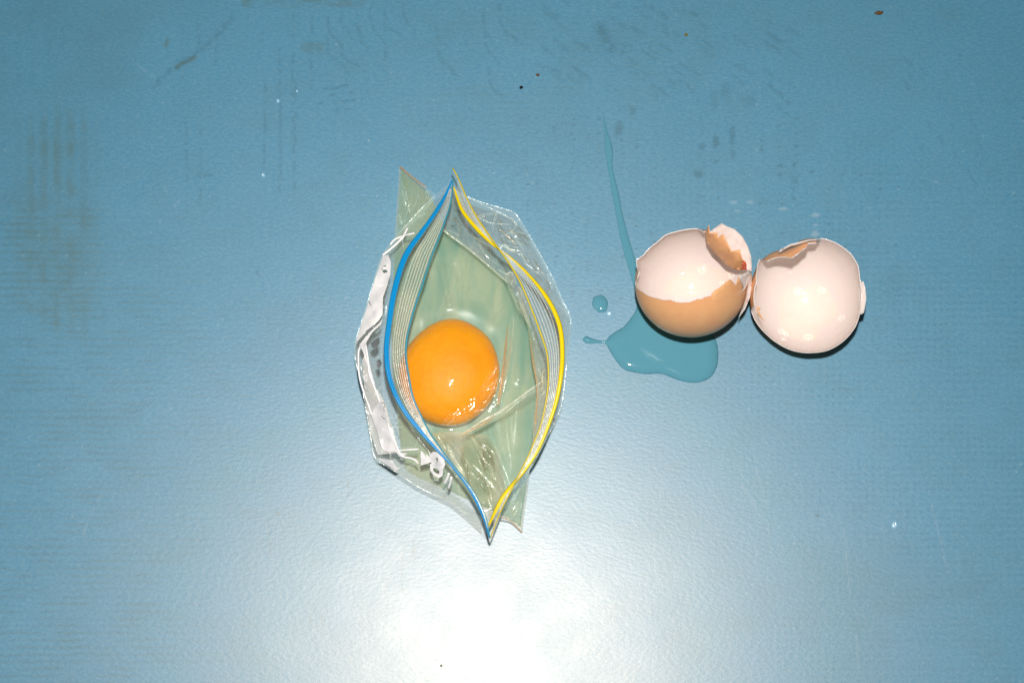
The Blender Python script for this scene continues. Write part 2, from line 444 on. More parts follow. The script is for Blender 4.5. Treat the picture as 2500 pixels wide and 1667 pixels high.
    for (xx, y0) in ((800, 30), (832, 20), (870, 35), (905, 15), (940, 30), (985, 10), (800, 90), (835, 110), (875, 60), (1065, 60), (1070, 90), (1180, 20), (1185, 80), (1220, 10), (1195, 170), (1070, 110)):
        h = rng.uniform(50, 90); b = rng.uniform(20, 45)
        stroke(dark, [(xx, y0), (xx + 1, y0 + h * .5), (xx + b * .4, y0 + h * .8), (xx + b, y0 + h)], 4, 0.26, int(xx), 0.42)
        stroke(dark, [(xx + 4, y0 + h * .6), (xx + b * 1.3, y0 + h * 1.25)], 2.6, 0.22, int(xx) + 1, 0.42)
    for (x0, y0, x1, y1) in ((770, 252, 865, 245), (790, 218, 850, 208), (805, 232, 860, 226), (820, 270, 860, 263), (482, 430, 535, 424)):
        stroke(dark, [(x0, y0), ((x0 + x1) / 2, y0 - 2), (x1, y1)], 3, 0.4, x0, 0.4)
    for i in range(95):                                  # smeared wipe marks at the top right
        xx = rng.uniform(1300, 1950); yy = rng.uniform(-10, 240) + (xx - 1600) * 0.12; L = rng.uniform(12, 45)
        stroke(dark, [(xx, yy), (xx + L * .9, yy + L * .62)], rng.uniform(3, 7), rng.uniform(0.12, 0.34), i, 0.4)
    for i in range(26):
        xx = rng.uniform(2180, 2500); yy = rng.uniform(120, 420); L = rng.uniform(15, 40)
        stroke(dark, [(xx, yy), (xx + L * .6, yy + L)], 3, 0.2, i, 0.4)
    stroke(dark, [(1465, 70), (1490, 118)], 14, 0.42, 4, 0.2)
    def blot(arr, cx, cy, rx, ry, a, s=1.6):
        k = np.nonzero((abs(x - cx) < 2.5 * rx) & (abs(y - cy) < 2.5 * ry))[0]
        d = np.hypot((x[k] - cx) / rx, (y[k] - cy) / ry) + 0.5 * (vnoise(x[k] / 8, y[k] / 8, int(cx)) - 0.5)
        arr[k] = np.maximum(arr[k], a * np.clip((1.15 - d) * s, 0, 1))
    for b in ((1510, 314, 12, 20, .42), (1747, 344, 10, 19, .5), (1788, 330, 9, 32, .42), (1714, 358, 8, 10, .42), (1706, 425, 13, 11, .5), (1745, 245, 14, 26, .2),
              (1772, 225, 16, 24, .22), (1545, 270, 9, 14, .3), (1748, 395, 8, 6, .35), (1790, 380, 7, 14, .35), (1860, 368, 7, 6, .4), (1905, 405, 9, 5, .35), (1905, 425, 9, 5, .3), (1940, 402, 5, 5, .45), (1983, 420, 7, 7, .35), (1555, 360, 6, 4, .4), (1940, 440, 12, 14, .22), (2180, 700, 30, 60, .12)):
        blot(dark, *b)
    for cx in (1290, 1315, 1355, 1398, 1435, 1465, 1517, 1553, 1595, 1715, 1748, 1862, 1905, 1942, 2020, 2062, 2105, 2145, 2190):   # rows of little water spots
        for k in range(26):
            yy = 290 + k * 17.5 + rng.uniform(-4, 4) + (cx > 1990) * 120
            if rng.random() < 0.66: blot(dark, cx + rng.uniform(-5, 5), yy, rng.uniform(2.5, 6.5), rng.uniform(2, 4), rng.uniform(.15, .48))
    for k in range(150):
        blot(dark, rng.uniform(1850, 2480), rng.uniform(1080, 1420), rng.uniform(2, 6), rng.uniform(2, 4), rng.uniform(.05, .25))
    # chalky lime rings, white scratches
    for b in ((1792, 494, 11, 5, .2), (1830, 494, 12, 5, .2), (1800, 515, 8, 3, .2), (1990, 526, 12, 6, .24), (1990, 550, 10, 4, .2), (1912, 510, 10, 4, .25), (1990, 570, 12, 8, .25)):
        blot(lite, *b)
    for s in (((255, 1190), (222, 1255), (203, 1305)), ((1845, 1140), (1870, 1230)), ((2090, 1550), (2098, 1640)), ((1330, 1260), (1345, 1250)), ((2275, 1230), (2310, 1380)), ((2060, 1290), (2075, 1450)), ((1810, 1180), (1880, 1300)), ((400, 455), (408, 470)), ((590, 405), (577, 425)), ((440, 488), (425, 505)), ((645, 420), (640, 430)), ((335, 160), (380, 190))):
        stroke(lite, s, 1.6, 0.14, int(s[0][0]), 0.3)
    for s in (((655, 1270), (660, 1360)), ((848, 1170), (850, 1210)), ((990, 1300), (984, 1360)), ((982, 1340), (982, 1450)), ((1010, 1310), (1012, 1375)), ((755, 1470), (770, 1490)), ((785, 1500), (787, 1545)), ((945, 1405), (942, 1455)), ((760, 1500), (757, 1530)), ((1185, 1480), (1195, 1570)), ((675, 1240), (679, 1262)), ((628, 660), (632, 672))):
        stroke(dark, s, 2.3, 0.42, int(s[0][0]), 0.35)
    blot(dark, 1008, 1348, 5, 12, .45); blot(ol, 677, 1252, 6, 9, .5); blot(dark, 1995, 1258, 6, 5, .6); blot(dark, 1425, 1522, 6, 5, .4); blot(ol, 785, 806, 5, 4, .4)
    for i in range(420):                                # dust
        blot(lite, rng.uniform(0, 2500), rng.uniform(0, 1667), rng.uniform(1, 2.3), rng.uniform(1, 2.3), rng.uniform(.1, .4))
    for i in range(160):
        blot(ol, rng.uniform(0, 2500), rng.uniform(0, 1667), rng.uniform(1.5, 4), rng.uniform(1.5, 3), rng.uniform(.1, .35))
    # outer ring of the table, coarse, down to a real thickness
    me = bpy.data.meshes.new('tabletop')
    R = [(-0.6, -0.5, 0), (0.6, -0.5, 0), (0.6, 0.55, 0), (-0.6, 0.55, 0)]
    low = [(a, b, -0.02) for a, b, _ in R]
    verts = np.vstack([co, np.array(R), np.array(low)])
    i = np.arange(n).reshape(ny, nx)
    q = np.stack([i[:-1, :-1], i[:-1, 1:], i[1:, 1:], i[1:, :-1]], -1).reshape(-1, 4)
    c = [0, nx - 1, n - 1, n - nx]
    sides = [list(range(0, nx)), [nx - 1 + k * nx for k in range(ny)], list(range(n - 1, n - nx - 1, -1)), [n - nx - k * nx for k in range(ny)]]
    tri = []
    for s in range(4):
        a, b = n + s, n + (s + 1) % 4; sd = sides[s]
        tri.append([a, b, sd[-1]])
        for k in range(len(sd) - 1): tri.append([a, sd[k + 1], sd[k]])
    tri = np.array(tri)
    q2 = [[n + 4 + s, n + 4 + (s + 1) % 4, n + (s + 1) % 4, n + s] for s in range(4)] + [[n + 7, n + 6, n + 5, n + 4]]
    q = np.vstack([q, np.array(q2)])
    me.vertices.add(len(verts)); me.vertices.foreach_set('co', verts.ravel())
    nl = q.size + tri.size
    me.loops.add(nl); me.loops.foreach_set('vertex_index', np.r_[q.ravel(), tri.ravel()].astype(np.int32))
    me.polygons.add(len(q) + len(tri))
    me.polygons.foreach_set('loop_start', np.r_[np.arange(len(q)) * 4, q.size + np.arange(len(tri)) * 3].astype(np.int32))
    at = me.color_attributes.new('wear', 'FLOAT_COLOR', 'POINT')
    col = np.zeros((len(verts), 4)); col[:n, 0] = np.clip(dark, 0, 1); col[:n, 1] = np.clip(ol, 0, 1); col[:n, 2] = np.clip(lite, 0, 1); col[n:, 1] = 0.05; col[:, 3] = 1
    at.data.foreach_set('color', col.ravel())
    me.update(calc_edges=True); me.validate()
    m, nt, out = new_mat('blue_painted_table'); L = nt.links.new
    p = N(nt, 'ShaderNodeBsdfPrincipled'); L(p.outputs[0], out.inputs[0])
    a = N(nt, 'ShaderNodeVertexColor'); a.layer_name = 'wear'
    s = N(nt, 'ShaderNodeSeparateColor'); L(a.outputs[0], s.inputs[0])
    tc = N(nt, 'ShaderNodeTexCoord')
    n1 = noise(nt, 14, 4, 0.6); n2 = noise(nt, 1100, 2, 0.6)
    c0 = mixcol(nt, n1.outputs[0], TABLE_A, TABLE_B)
    mp = N(nt, 'ShaderNodeMapping'); mp.inputs['Scale'].default_value = (160, 330, 1); mp.inputs['Rotation'].default_value = (0, 0, math.radians(-4)); L(tc.outputs['Object'], mp.inputs[0])
    n3 = noise(nt, 3.0, 3, 0.6, mp.outputs[0])          # brushed grain
    g = mathn(nt, 'MULTIPLY', mathn(nt, 'ADD', n3.outputs[0], n2.outputs[0]), 0.5)
    c1 = mixcol(nt, mathn(nt, 'MULTIPLY', mathn(nt, 'SUBTRACT', g, 0.42, True), 1.6, True), c0, (0.20, 0.43, 0.55))
    c2 = mixcol(nt, s.outputs[1], c1, (0.085, 0.17, 0.16))
    c3 = mixcol(nt, s.outputs[0], c2, (0.028, 0.13, 0.19))
    c4 = mixcol(nt, s.outputs[2], c3, (0.62, 0.68, 0.70))
    L(c4, p.inputs['Base Color'])
    p.inputs['Specular IOR Level'].default_value = TABLE_SPEC; p.inputs['IOR'].default_value = 1.8; p.inputs['Specular Tint'].default_value = (1.0, 0.83, 0.67, 1)
    rv = mathn(nt, 'ADD', mathn(nt, 'MULTIPLY', n3.outputs[0], 0.05), mathn(nt, 'MULTIPLY', noise(nt, 38, 4, 0.65).outputs[0], 0.09))
    L(mathn(nt, 'ADD', rv, TABLE_ROUGH - 0.045), p.inputs['Roughness'])
    p.inputs['Coat Weight'].default_value = TABLE_COAT; p.inputs['Coat Roughness'].default_value = 0.345
    mp2 = N(nt, 'ShaderNodeMapping'); mp2.inputs['Scale'].default_value = (0.55, 1.0, 1); mp2.inputs['Rotation'].default_value = (0, 0, math.radians(20)); L(tc.outputs['Object'], mp2.inputs[0])
    n4 = noise(nt, 900, 3, 0.6, mp2.outputs[0])
    b = N(nt, 'ShaderNodeBump'); b.inputs['Distance'].default_value = 0.000055; b.inputs['Strength'].default_value = 1.0
    L(n4.outputs[0], b.inputs['Height']); L(b.outputs[0], p.inputs['Normal']); L(b.outputs[0], p.inputs['Coat Normal'])
    me.materials.append(m)
    o = bpy.data.objects.new('tabletop', me); C.objects.link(o)
    return tag(o, 'light blue painted table top with faint stains, scuffs and flash glare', None, None, 'structure')
TABLE_A, TABLE_B = (0.058, 0.272, 0.440), (0.076, 0.298, 0.462)
TABLE_SPEC, TABLE_ROUGH, TABLE_COAT = 0.73, 0.40, 0.0
build_table()

# ------------------------------------------------------------------ bag of clear film
bag = thing('zip_bag', 'open clear plastic zip bag with blue and yellow zip strips, holding the yolk', 'plastic bag', P(1140, 860, 0))

BLUE = [(1104, 441, 24), (1085, 482, 27), (1057, 528, 31), (1024, 574, 34), (998, 610, 36), (978, 655, 38), (960, 724, 40), (950, 790, 41), (944, 840, 41), (945, 885, 41), (952, 925, 40), (968, 968, 39), (993, 1011, 37), (1031, 1057, 35), (1062, 1091, 33), (1095, 1126, 31), (1133, 1174, 28), (1159, 1215, 26), (1182, 1266, 23), (1195, 1312, 20)]
BEDGE = [(1107, 436, 27), (1100, 495, 32), (1085, 543, 37), (1070, 584, 41), (1052, 630, 44), (1034, 686, 47), (1014, 745, 49), (996, 812, 50), (991, 863, 50), (998, 917, 49), (1008, 968, 47), (1024, 1006, 45), (1049, 1055, 41), (1080, 1100, 37), (1103, 1130, 34), (1139, 1176, 30), (1165, 1216, 27), (1187, 1266, 25), (1196, 1314, 22)]
YEL = [(1107, 456, 24), (1128, 513, 28), (1159, 553, 31), (1192, 587, 34), (1218, 608, 36), (1250, 632, 37), (1286, 666, 39), (1325, 712, 40), (1352, 757, 41), (1368, 803, 41), (1373, 860, 41), (1370, 915, 41), (1361, 968, 39), (1346, 1019, 37), (1320, 1086, 34), (1294, 1131, 32), (1261, 1172, 29), (1233, 1205, 26), (1214, 1238, 24), (1193, 1283, 21)]
YEDGE = [(1105, 410, 26), (1121, 441, 29), (1141, 487, 33), (1164, 530, 36), (1197, 579, 40), (1216, 605, 42), (1243, 643, 44), (1269, 687, 46), (1297, 752, 48), (1325, 828, 49), (1336, 866, 49), (1339, 917, 48), (1335, 968, 46), (1322, 1032, 43), (1304, 1079, 40), (1286, 1121, 37), (1264, 1163, 34), (1246, 1201, 31), (1223, 1246, 28), (1197, 1312, 22)]

def zlow(ch): return [(a, b, c if c < 18 else 18 + (c - 18) * 0.45) for a, b, c in ch]
BLUE, BEDGE, YEL, YEDGE = zlow(BLUE), zlow(BEDGE), zlow(YEL), zlow(YEDGE)
# left wall: upper skin from the outline up to the blue zip, then under it to the table
LOUT = [(1064, 474, 19), (1030, 508, 17), (1000, 541, 16), (967, 577, 15), (934, 622, 15), (914, 680, 14), (898, 735, 13), (886, 775, 13), (868, 833, 12), (866, 865, 12), (875, 910, 11), (884, 945, 10), (906, 1072, 7), (917, 1118, 6), (965, 1151, 6), (1018, 1186, 7), (1062, 1208, 8), (1100, 1226, 10), (1140, 1258, 13), (1177, 1290, 17)]
bl = [tuple(p) for p in resample(BLUE, 34)]
LOUT = [(a, b, c + 7.0 * min(1, max(0, (b - 560) / 120)) * min(1, max(0, (1290 - b) / 120))) for a, b, c in LOUT]
left_poly = [bl[0]] + LOUT + bl[::-1][:-1]
left_in = [(985, 1110, 19), (1010, 1090, 22), (934, 1080, 13), (1058, 1128, 21), (1100, 1180, 21), (905, 850, 24), (920, 940, 23), (935, 1000, 22), (925, 740, 27), (955, 650, 31), (940, 700, 29), (1010, 560, 28)]
SL = sheet(left_poly, 7.0, zlow(left_in), [(2.4, 80, 170, 40), (1.2, 55, 100, 30), (0.8, 120, 70, 26)], seed=3, edge_fade=16)
LFOOT = [(1060, 490, .5), (1000, 560, .5), (975, 590, .5), (960, 640, .5), (945, 735, .5), (930, 830, .5), (930, 900, .5), (938, 1000, .5), (950, 1080, .5), (990, 1130, .5), (1060, 1180, .5), (1120, 1215, .5), (1175, 1262, .5)]
lv = join([(SL.pts, SL.F), strip(LOUT, LFOOT, 60, 8, 1.0)])
w = mesh_obj('side_wall', *lv, M_film, bag); tag(w, 'printed clear film wall below the blue zip')

# right wall
ROUT = [(1110, 462, 22), (1143, 482, 20), (1196, 500, 19), (1246, 515, 18), (1264, 529, 17), (1307, 600, 16), (1350, 679, 15), (1372, 730, 15), (1393, 775, 14), (1390, 820, 14), (1384, 880, 14), (1378, 940, 13), (1370, 993, 12), (1350, 1040, 12), (1322, 1096, 12), (1297, 1142, 12), (1268, 1178, 14), (1240, 1210, 15), (1218, 1244, 16)]
yl = [tuple(p) for p in resample(YEL, 34)]
right_poly = [(1107, 440, 24)] + ROUT + yl[::-1]
right_in = [(1225, 545, 27), (1264, 570, 26), (1300, 640, 29), (1340, 700, 31), (1240, 590, 33), (1200, 540, 26), (1376, 800, 34)]
SR = sheet(right_poly, 7.0, zlow(right_in), [(3.2, 48, 180, 46), (1.6, 20, 100, 34), (0.8, 120, 70, 26)], seed=8, edge_fade=14)
RFOOT = [(1100, 500, .5), (1180, 560, .5), (1240, 620, .5), (1280, 690, .5), (1310, 770, .5), (1322, 850, .5), (1320, 950, .5), (1310, 1040, .5), (1300, 1120, .5), (1280, 1190, .5), (1250, 1235, .5)]
w = mesh_obj('side_wall', *join([(SR.pts, SR.F), strip(ROUT, RFOOT, 60, 8, 1.0)]), M_film, bag); tag(w, 'clear film wall below the yellow zip')

# bottom ears of the bag and its floor on the table
EAR = [(976, 407, 1.2), (1000, 427, 4), (1019, 442, 7), (1045, 460, 12), (1064, 474, 17), (1050, 492, 17), (1000, 545, 15), (967, 580, 12), (962, 600, 6), (965, 574, 3), (971, 490, 2)]
S1 = sheet(EAR[:8] + EAR[9:], 6.0, [(1000, 480, 11), (990, 520, 11)], [(1.5, 78, 90, 20), (0.7, 40, 40, 16)], seed=21, edge_fade=10)
EAR2 = [(1292, 1145, 12), (1292, 1156, 8), (1286, 1200, 5), (1279, 1248, 3), (1274, 1299, 1.2), (1258, 1282, 3), (1243, 1269, 6), (1222, 1261, 10), (1214, 1250, 15), (1240, 1212, 18)]
S2 = sheet(EAR2, 6.0, [(1255, 1235, 10)], [(2.0, 60, 60, 18), (0.8, 110, 40, 14)], seed=22, edge_fade=8)
FLOOR = [(980, 415), (1005, 436), (1046, 470), (1072, 522), (1086, 560), (1140, 604), (1200, 656), (1244, 696), (1286, 772), (1302, 840), (1310, 930), (1306, 1030), (1294, 1110), (1288, 1150), (1282, 1200), (1275, 1245), (1270, 1283), (1255, 1272), (1225, 1254), (1170, 1230), (1090, 1193), (1020, 1162), (992, 1144), (982, 1110), (970, 1000), (960, 900), (958, 800), (960, 700), (964, 630), (969, 574), (975, 490)]
S3 = sheet([(a, b, 0.4) for a, b in FLOOR], 24.0, [], [], seed=5)
mesh_obj('corner_gusset', S1.pts, S1.F, M_film, bag)
mesh_obj('corner_gusset', S2.pts, S2.F, M_film, bag)
mesh_obj('base_film', S3.pts, S3.F, M_base, bag)

# seams: thin raised welds along the ears and the folds
def weld(ch, w=5, mat=None, parent=None, name='seam', h=0.35, n=40):
    prof = [(-1, 0), (-.5, h), (.5, h), (1, 0), (0, -h * .6)]
    return mesh_obj(name, *sweep(ch, [w, w], prof, n), mat or M_rib, parent or bag)
M_amber_sheen = film_mat('painted_amber_sheen', haze=0.4, edge=0.3, haze_col=(0.75, 0.42, 0.16), rough=0.2)  # amber painted in: yolk's reflection on the folds, refracted orange on ear seams
weld([(976, 407, 1.6), (1000, 427, 4.4), (1019, 442, 7.4), (1040, 457, 11)], 5, M_amber_sheen)
weld([(1222, 1261, 10.4), (1243, 1269, 6.4), (1258, 1282, 3.4), (1274, 1299, 1.6)], 4, M_amber_sheen)
weld([(976, 409, 1.6), (971, 490, 2.4), (965, 574, 3.4)], 3, M_film)
weld([(1291, 1150, 9), (1286, 1200, 5.4), (1279, 1248, 3.4), (1274, 1297, 1.6)], 4, M_film)

FOLDS = []; CRINK = {31: (9, -38, 70, (3, 6)), 32: (12, 84, 60, (3, 7)), 36: (16, -62, 90, (4, 9)), 35: (9, 38, 45, (3, 5)), 37: (7, 60, 26, (3, 5)), 34: (4, 30, 60, (3, 5))}
# inner folds of film seen through the mouth
def fold(poly, inner, wr, seed, mat=M_fold, sp=6.0, ef=10, name='film_fold'):
    S = sheet(zlow(poly), sp, zlow(inner), wr, seed=seed, edge_fade=ef)
    mesh_obj(name, S.pts, S.F, mat, bag)
    if seed in CRINK: FOLDS.append((S, *CRINK[seed]))
    return S
# back flap at the top: from the yellow lip down to the slanting crease
fold([(1106, 462, 24), (1128, 515, 28), (1159, 555, 31), (1192, 589, 34), (1222, 612, 36), (1250, 650, 38), (1262, 690, 38), (1256, 705, 20), (1240, 690, 12), (1200, 655, 11), (1140, 605, 11), (1080, 561, 12), (1094, 505, 20)], [(1150, 590, 17)],
     [(2.0, -38, 150, 30), (1.0, 20, 60, 22)], 31, M_flap)
weld([(1080, 560, 12.6), (1110, 583, 12), (1140, 605, 11.6), (1200, 655, 11.6), (1238, 688, 12.6)], 5, M_fold, None, 'crease')
# right inner wall between the yellow lip and the tall fold
fold([(1258, 700, 30), (1272, 700, 42), (1300, 765, 45), (1325, 835, 45), (1336, 880, 45), (1338, 925, 44), (1333, 980, 42), (1318, 1040, 39), (1300, 1085, 36), (1300, 1040, 14), (1311, 960, 10), (1304, 890, 9), (1294, 830, 9), (1286, 790, 12), (1270, 745, 18)], [],
     [(2.8, 86, 140, 24), (1.2, 60, 60, 18)], 32, M_flap)
# tall narrow fold right of the yolk, standing up from the egg white
fold([(1252, 762, 13), (1256, 790, 17), (1249, 850, 20), (1237, 910, 21), (1226, 955, 20), (1220, 985, 17), (1214, 992, 13), (1210, 985, 10), (1217, 950, 9), (1228, 890, 9), (1238, 830, 9), (1244, 785, 9)], [],
     [(1.2, 80, 60, 10)], 33, M_fold, 4.0, 5)
# slanting fold from the yolk's lower edge up to the right lip
fold([(1125, 1062, 18), (1135, 1048, 21), (1180, 1022, 24), (1220, 1000, 25), (1270, 965, 24), (1332, 922, 27), (1336, 940, 20), (1280, 985, 13), (1235, 1015, 12), (1185, 1040, 14), (1150, 1060, 15)], [],
     [(1.4, 30, 90, 10)], 34, M_fold, 4.0, 5)
# wrinkled film lying over the lower rim of the yolk
fold([(1062, 1044, 16), (1095, 1015, 21), (1130, 990, 23), (1165, 960, 23.5), (1190, 915, 21), (1212, 870, 18), (1226, 890, 17), (1222, 985, 16), (1215, 1000, 15), (1190, 1020, 15), (1150, 1042, 14), (1115, 1054, 14)], [(1150, 1012, 21), (1190, 965, 20)],
     [(2.2, 38, 80, 16), (1.2, 80, 40, 14)], 35, M_wrap, 4.0, 6)
# lower front wall, inside, from the blue lip down to the floor
fold([(1040, 1058, 33), (1080, 1108, 31), (1105, 1138, 31), (1142, 1185, 27), (1170, 1232, 24), (1192, 1290, 20), (1212, 1240, 20), (1234, 1203, 18), (1232, 1160, 12), (1215, 1100, 10), (1190, 1060, 10), (1150, 1058, 12), (1100, 1052, 14)], [(1120, 1110, 19), (1170, 1160, 15)],
     [(3.2, 118, 170, 34), (1.6, 100, 90, 24), (0.8, 60, 50, 18)], 36, M_flap)
# crumpled knot where the flap meets the right lip
fold([(1232, 668, 40), (1252, 662, 42), (1264, 690, 42), (1280, 725, 42), (1294, 760, 40), (1288, 790, 28), (1262, 752, 22), (1245, 710, 20), (1236, 690, 24)], [(1262, 720, 33)],
     [(3.4, 60, 40, 13), (2.4, 120, 24, 12)], 37, M_film, 3.5, 4)

# sharp fold lines of the film, each a rounded glossy ridge
M_ridge = film_mat('glossy_crease', haze=0.03, edge=0.12, rough=0.2, gloss=0.13)
def ridge_line(ch, w=5, mat=None, h=1.3):
    prof = [(-1, 0), (-.8, h * .5), (-.4, h * .88), (0, h), (.4, h * .88), (.8, h * .5), (1, 0), (0, -h * .2)]
    return mesh_obj('crease', *sweep(zlow(ch), [1, w, w * .7, w, 1], prof, 44), mat or M_ridge, bag)
ridge_line([(1254, 772, 17), (1251, 840, 20), (1240, 905, 21), (1230, 950, 20), (1224, 984, 17)], 6)
ridge_line([(1240, 790, 16), (1234, 850, 18), (1226, 920, 19), (1216, 985, 16)], 5, M_amber_sheen)  # this and the other amber ridges carry the yolk's reflection as colour
ridge_line([(1128, 1060, 21), (1180, 1026, 24), (1225, 1002, 25), (1280, 962, 25), (1333, 924, 27)], 6, M_fold)
ridge_line([(1120, 1064, 20), (1170, 1040, 22), (1210, 1015, 22)], 5, M_amber_sheen)
ridge_line([(1292, 812, 18), (1301, 880, 18), (1312, 950, 18), (1307, 1030, 18), (1300, 1100, 18)], 5, M_amber_sheen)
ridge_line([(1068, 1062, 20), (1080, 1082, 20), (1092, 1100, 19)], 6)
ridge_line([(1092, 1098, 21), (1104, 1112, 21), (1122, 1138, 20), (1140, 1160, 19)], 7)
ridge_line([(1150, 1130, 18), (1180, 1160, 18), (1205, 1190, 18), (1218, 1206, 18)], 9)
ridge_line([(1268, 735, 24), (1280, 765, 26), (1296, 800, 27)], 8)
ridge_line([(1236, 672, 40), (1246, 664, 42), (1254, 672, 42)], 5)
ridge_line([(978, 440, 8), (988, 470, 10), (994, 490, 10.5), (1000, 520, 11.5)], 8)
ridge_line([(1040, 462, 16), (1044, 478, 17), (1040, 490, 17)], 8)
ridge_line([(868, 838, 18), (890, 815, 22), (915, 792, 23), (932, 775, 24)], 6)
ridge_line([(917, 1095, 10), (960, 1092, 17), (1022, 1094, 24)], 4)
ridge_line([(1000, 1040, 26), (1030, 1080, 25), (1060, 1118, 23), (1090, 1150, 22)], 3)
ridge_line([(1120, 470, 20), (1180, 500, 22), (1240, 530, 22), (1262, 545, 21)], 5)
ridge_line([(1165, 530, 26), (1200, 545, 25), (1250, 548, 23)], 4)
ridge_line([(1264, 530, 18), (1255, 560, 24), (1220, 580, 28)], 4)
ridge_line([(1340, 730, 28), (1370, 750, 22), (1392, 775, 16)], 4)
M_shade_crease = film_mat('shade_tinted_crease', tint=(0.82, 0.79, 0.73), haze=0.05, edge=0.1, rough=0.2, gloss=0.09)  # fold darkness from bent light, painted in as a darker tint
def crinkles(S, n, ang, spread, L, seed, w=(3.5, 7), h=(0.5, 1.0), mat_ok=True):
    rng = np.random.default_rng(seed); made = 0; used = np.bincount(np.r_[S.F[:, 0], S.F[:, 1], S.F[:, 2]], minlength=len(S.V))
    e_ = {}
    for t in S.F:
        for a, b in ((t[0], t[1]), (t[1], t[2]), (t[2], t[0])): e_[(a, b)] = 1
    rim = S.V[sorted({a for (a, b) in e_ if (b, a) not in e_})]
    for _ in range(n * 6):
        if made >= n: break
        p = S.V[rng.integers(len(S.V))]; a = math.radians(ang + rng.normal(0, spread)); l = rng.uniform(.45, 1) * L
        bend = rng.normal(0, 0.25); ch = []
        for t in np.linspace(-.5, .5, 5):
            q = (p[0] + math.cos(a) * l * t - math.sin(a) * bend * l * t * t, p[1] - math.sin(a) * l * t - math.cos(a) * bend * l * t * t)
            if np.hypot(S.V[:, 0] - q[0], S.V[:, 1] - q[1]).min() < 7 and np.hypot(rim[:, 0] - q[0], rim[:, 1] - q[1]).min() > 7: ch.append((q[0], q[1], zat(S, *q) + .12))
        if len(ch) < 4: continue
        made += 1; ww = rng.uniform(*w); hh = rng.uniform(*h)
        prof = [(-1, 0), (-.7, hh * .62), (-.3, hh * .93), (.1, hh), (.6, hh * .6), (1, 0), (0, -.05)]
        mesh_obj('crease', *sweep(ch, [.8, ww, ww * rng.uniform(.4, 1), ww, .8], prof, 26), M_shade_crease if rng.random() < (0.45 if S not in (SL, S1, S2) and mat_ok else 0) else M_ridge, bag)
crinkles(SL, 26, 70, 35, 60, 101); crinkles(SR, 26, -52, 30, 80, 102)
crinkles(S1, 5, 100, 20, 60, 103); crinkles(S2, 6, 70, 25, 40, 104)
for F_, n_, a_, l_, w_ in FOLDS: crinkles(F_, n_, a_, 22, l_, int(l_) + n_, w_, mat_ok=l_ != 45)
for ch in (LOUT, ROUT):                              # folded outer edge of the film
    mesh_obj('fold_edge', *sweep(ch, [2, 3.4, 3.0, 3.4, 2], [(-1, 0), (-.6, .4), (0, .55), (.6, .4), (1, 0), (0, -.3)], 90), M_ridge, bag)
# zip strips and lips
PROF_B = [(-1, 0), (-.9, .55), (-.55, .8), (-.28, .75), (-.2, .35), (-.05, .35), (.03, .7), (.5, .8), (.9, .5), (1, 0), (0, -.4)]
PROF_Y = [(-1, 0), (-.8, .6), (-.3, .95), (.3, .95), (.8, .6), (1, 0), (0, -.4)]
zb = mesh_obj('zip_strip', *sweep(BLUE, [4, 9, 11, 14.5, 14.5, 14, 13, 13, 12, 11, 10, 8.5, 7.5, 7, 3.5], PROF_B, 140, 0.2), M_blue, bag); tag(zb, 'blue zip strip')
zy = mesh_obj('zip_strip', *sweep(YEL, [4, 9, 10, 6.5, 5, 7.5, 11, 12, 12, 12, 11, 10, 8, 7.5, 10, 11, 5], PROF_Y, 140, 0.2), M_yel, bag); tag(zy, 'yellow zip strip')
def lip(zipc, edge, mat_edge, n_rib, label, f0=0.16, f1=0.9, wr=2.6):
    n = 120
    a = resample(zipc, n); b = resample(edge, n)
    lp = mesh_obj('lip', *strip(zipc, edge, n, 8, 0.4), M_lip, bag); tag(lp, label)
    for k in range(n_rib):
        t = f0 + (f1 - f0) * k / (n_rib - 1)
        c = a * (1 - t) + b * t + np.array([0, 0, 0.4 * math.sin(math.pi * t) + 0.1])
        i0, i1 = 3, n - 3
        mesh_obj('rib', *sweep(c[i0:i1], [1.2, wr, wr, wr, wr, wr, 1.2], [(-1, 0), (-.5, .35), (.5, .35), (1, 0), (0, -.2)], 80), M_rib, lp)
    mesh_obj('lip_edge', *sweep(edge, [3.4, 4.2, 4.6, 4.6, 4.2, 3.6, 3], [(-1, 0), (-.5, .5), (.5, .5), (1, 0), (0, -.5)], 110), mat_edge, lp)
lip(BLUE, BEDGE, M_blue_edge, 6, 'ribbed clear lip beside the blue zip', 0.34, 0.9)
lip(YEL, YEDGE, M_yel_edge, 5, 'ribbed clear lip beside the yellow zip', 0.25, 0.85, 2.2)

# print on the left wall: polygons laid on the film
def decal(name, poly, mat, S=SL, off=0.25, sp=7.0, holes=(), label=None, smooth_out=False):
    if smooth_out: poly = [tuple(p) for p in resample(list(poly) + [poly[0]], 60)][:-1]
    V, F = cdt([(a, b) for a, b in poly], sp, holes=holes, seed=2)
    pts = [P(v[0], v[1], zat(S, v[0], v[1]) + off) for v in V]
    o = mesh_obj(name, pts, F, mat, bag)
    if label: tag(o, label)
    return o
def line(name, ch, w, mat, S=SL, off=0.3, n=30, taper=False):
    c = resample([(a, b, 0) for a, b in ch], n)
    c[:, 2] = [zat(S, p[0], p[1]) + off for p in c]
    return mesh_obj(name, *sweep(c, [w * .5, w, w * .5] if taper else [w, w], [(-1, 0), (-.6, .08), (.6, .08), (1, 0)], n), mat, bag)
decal('white_print', [(948, 622), (954, 640), (953, 670), (943, 704), (935, 726), (934, 766), (925, 782), (895, 808), (872, 834), (871, 829), (888, 775), (900, 737), (908, 752), (901, 731), (916, 680), (935, 625)], M_ink,
      holes=[[(932, 655), (938, 658), (946, 660), (945, 665), (938, 667), (933, 663)], [(936, 649), (943, 647), (943, 651), (938, 652)]], label='solid white printed panel')
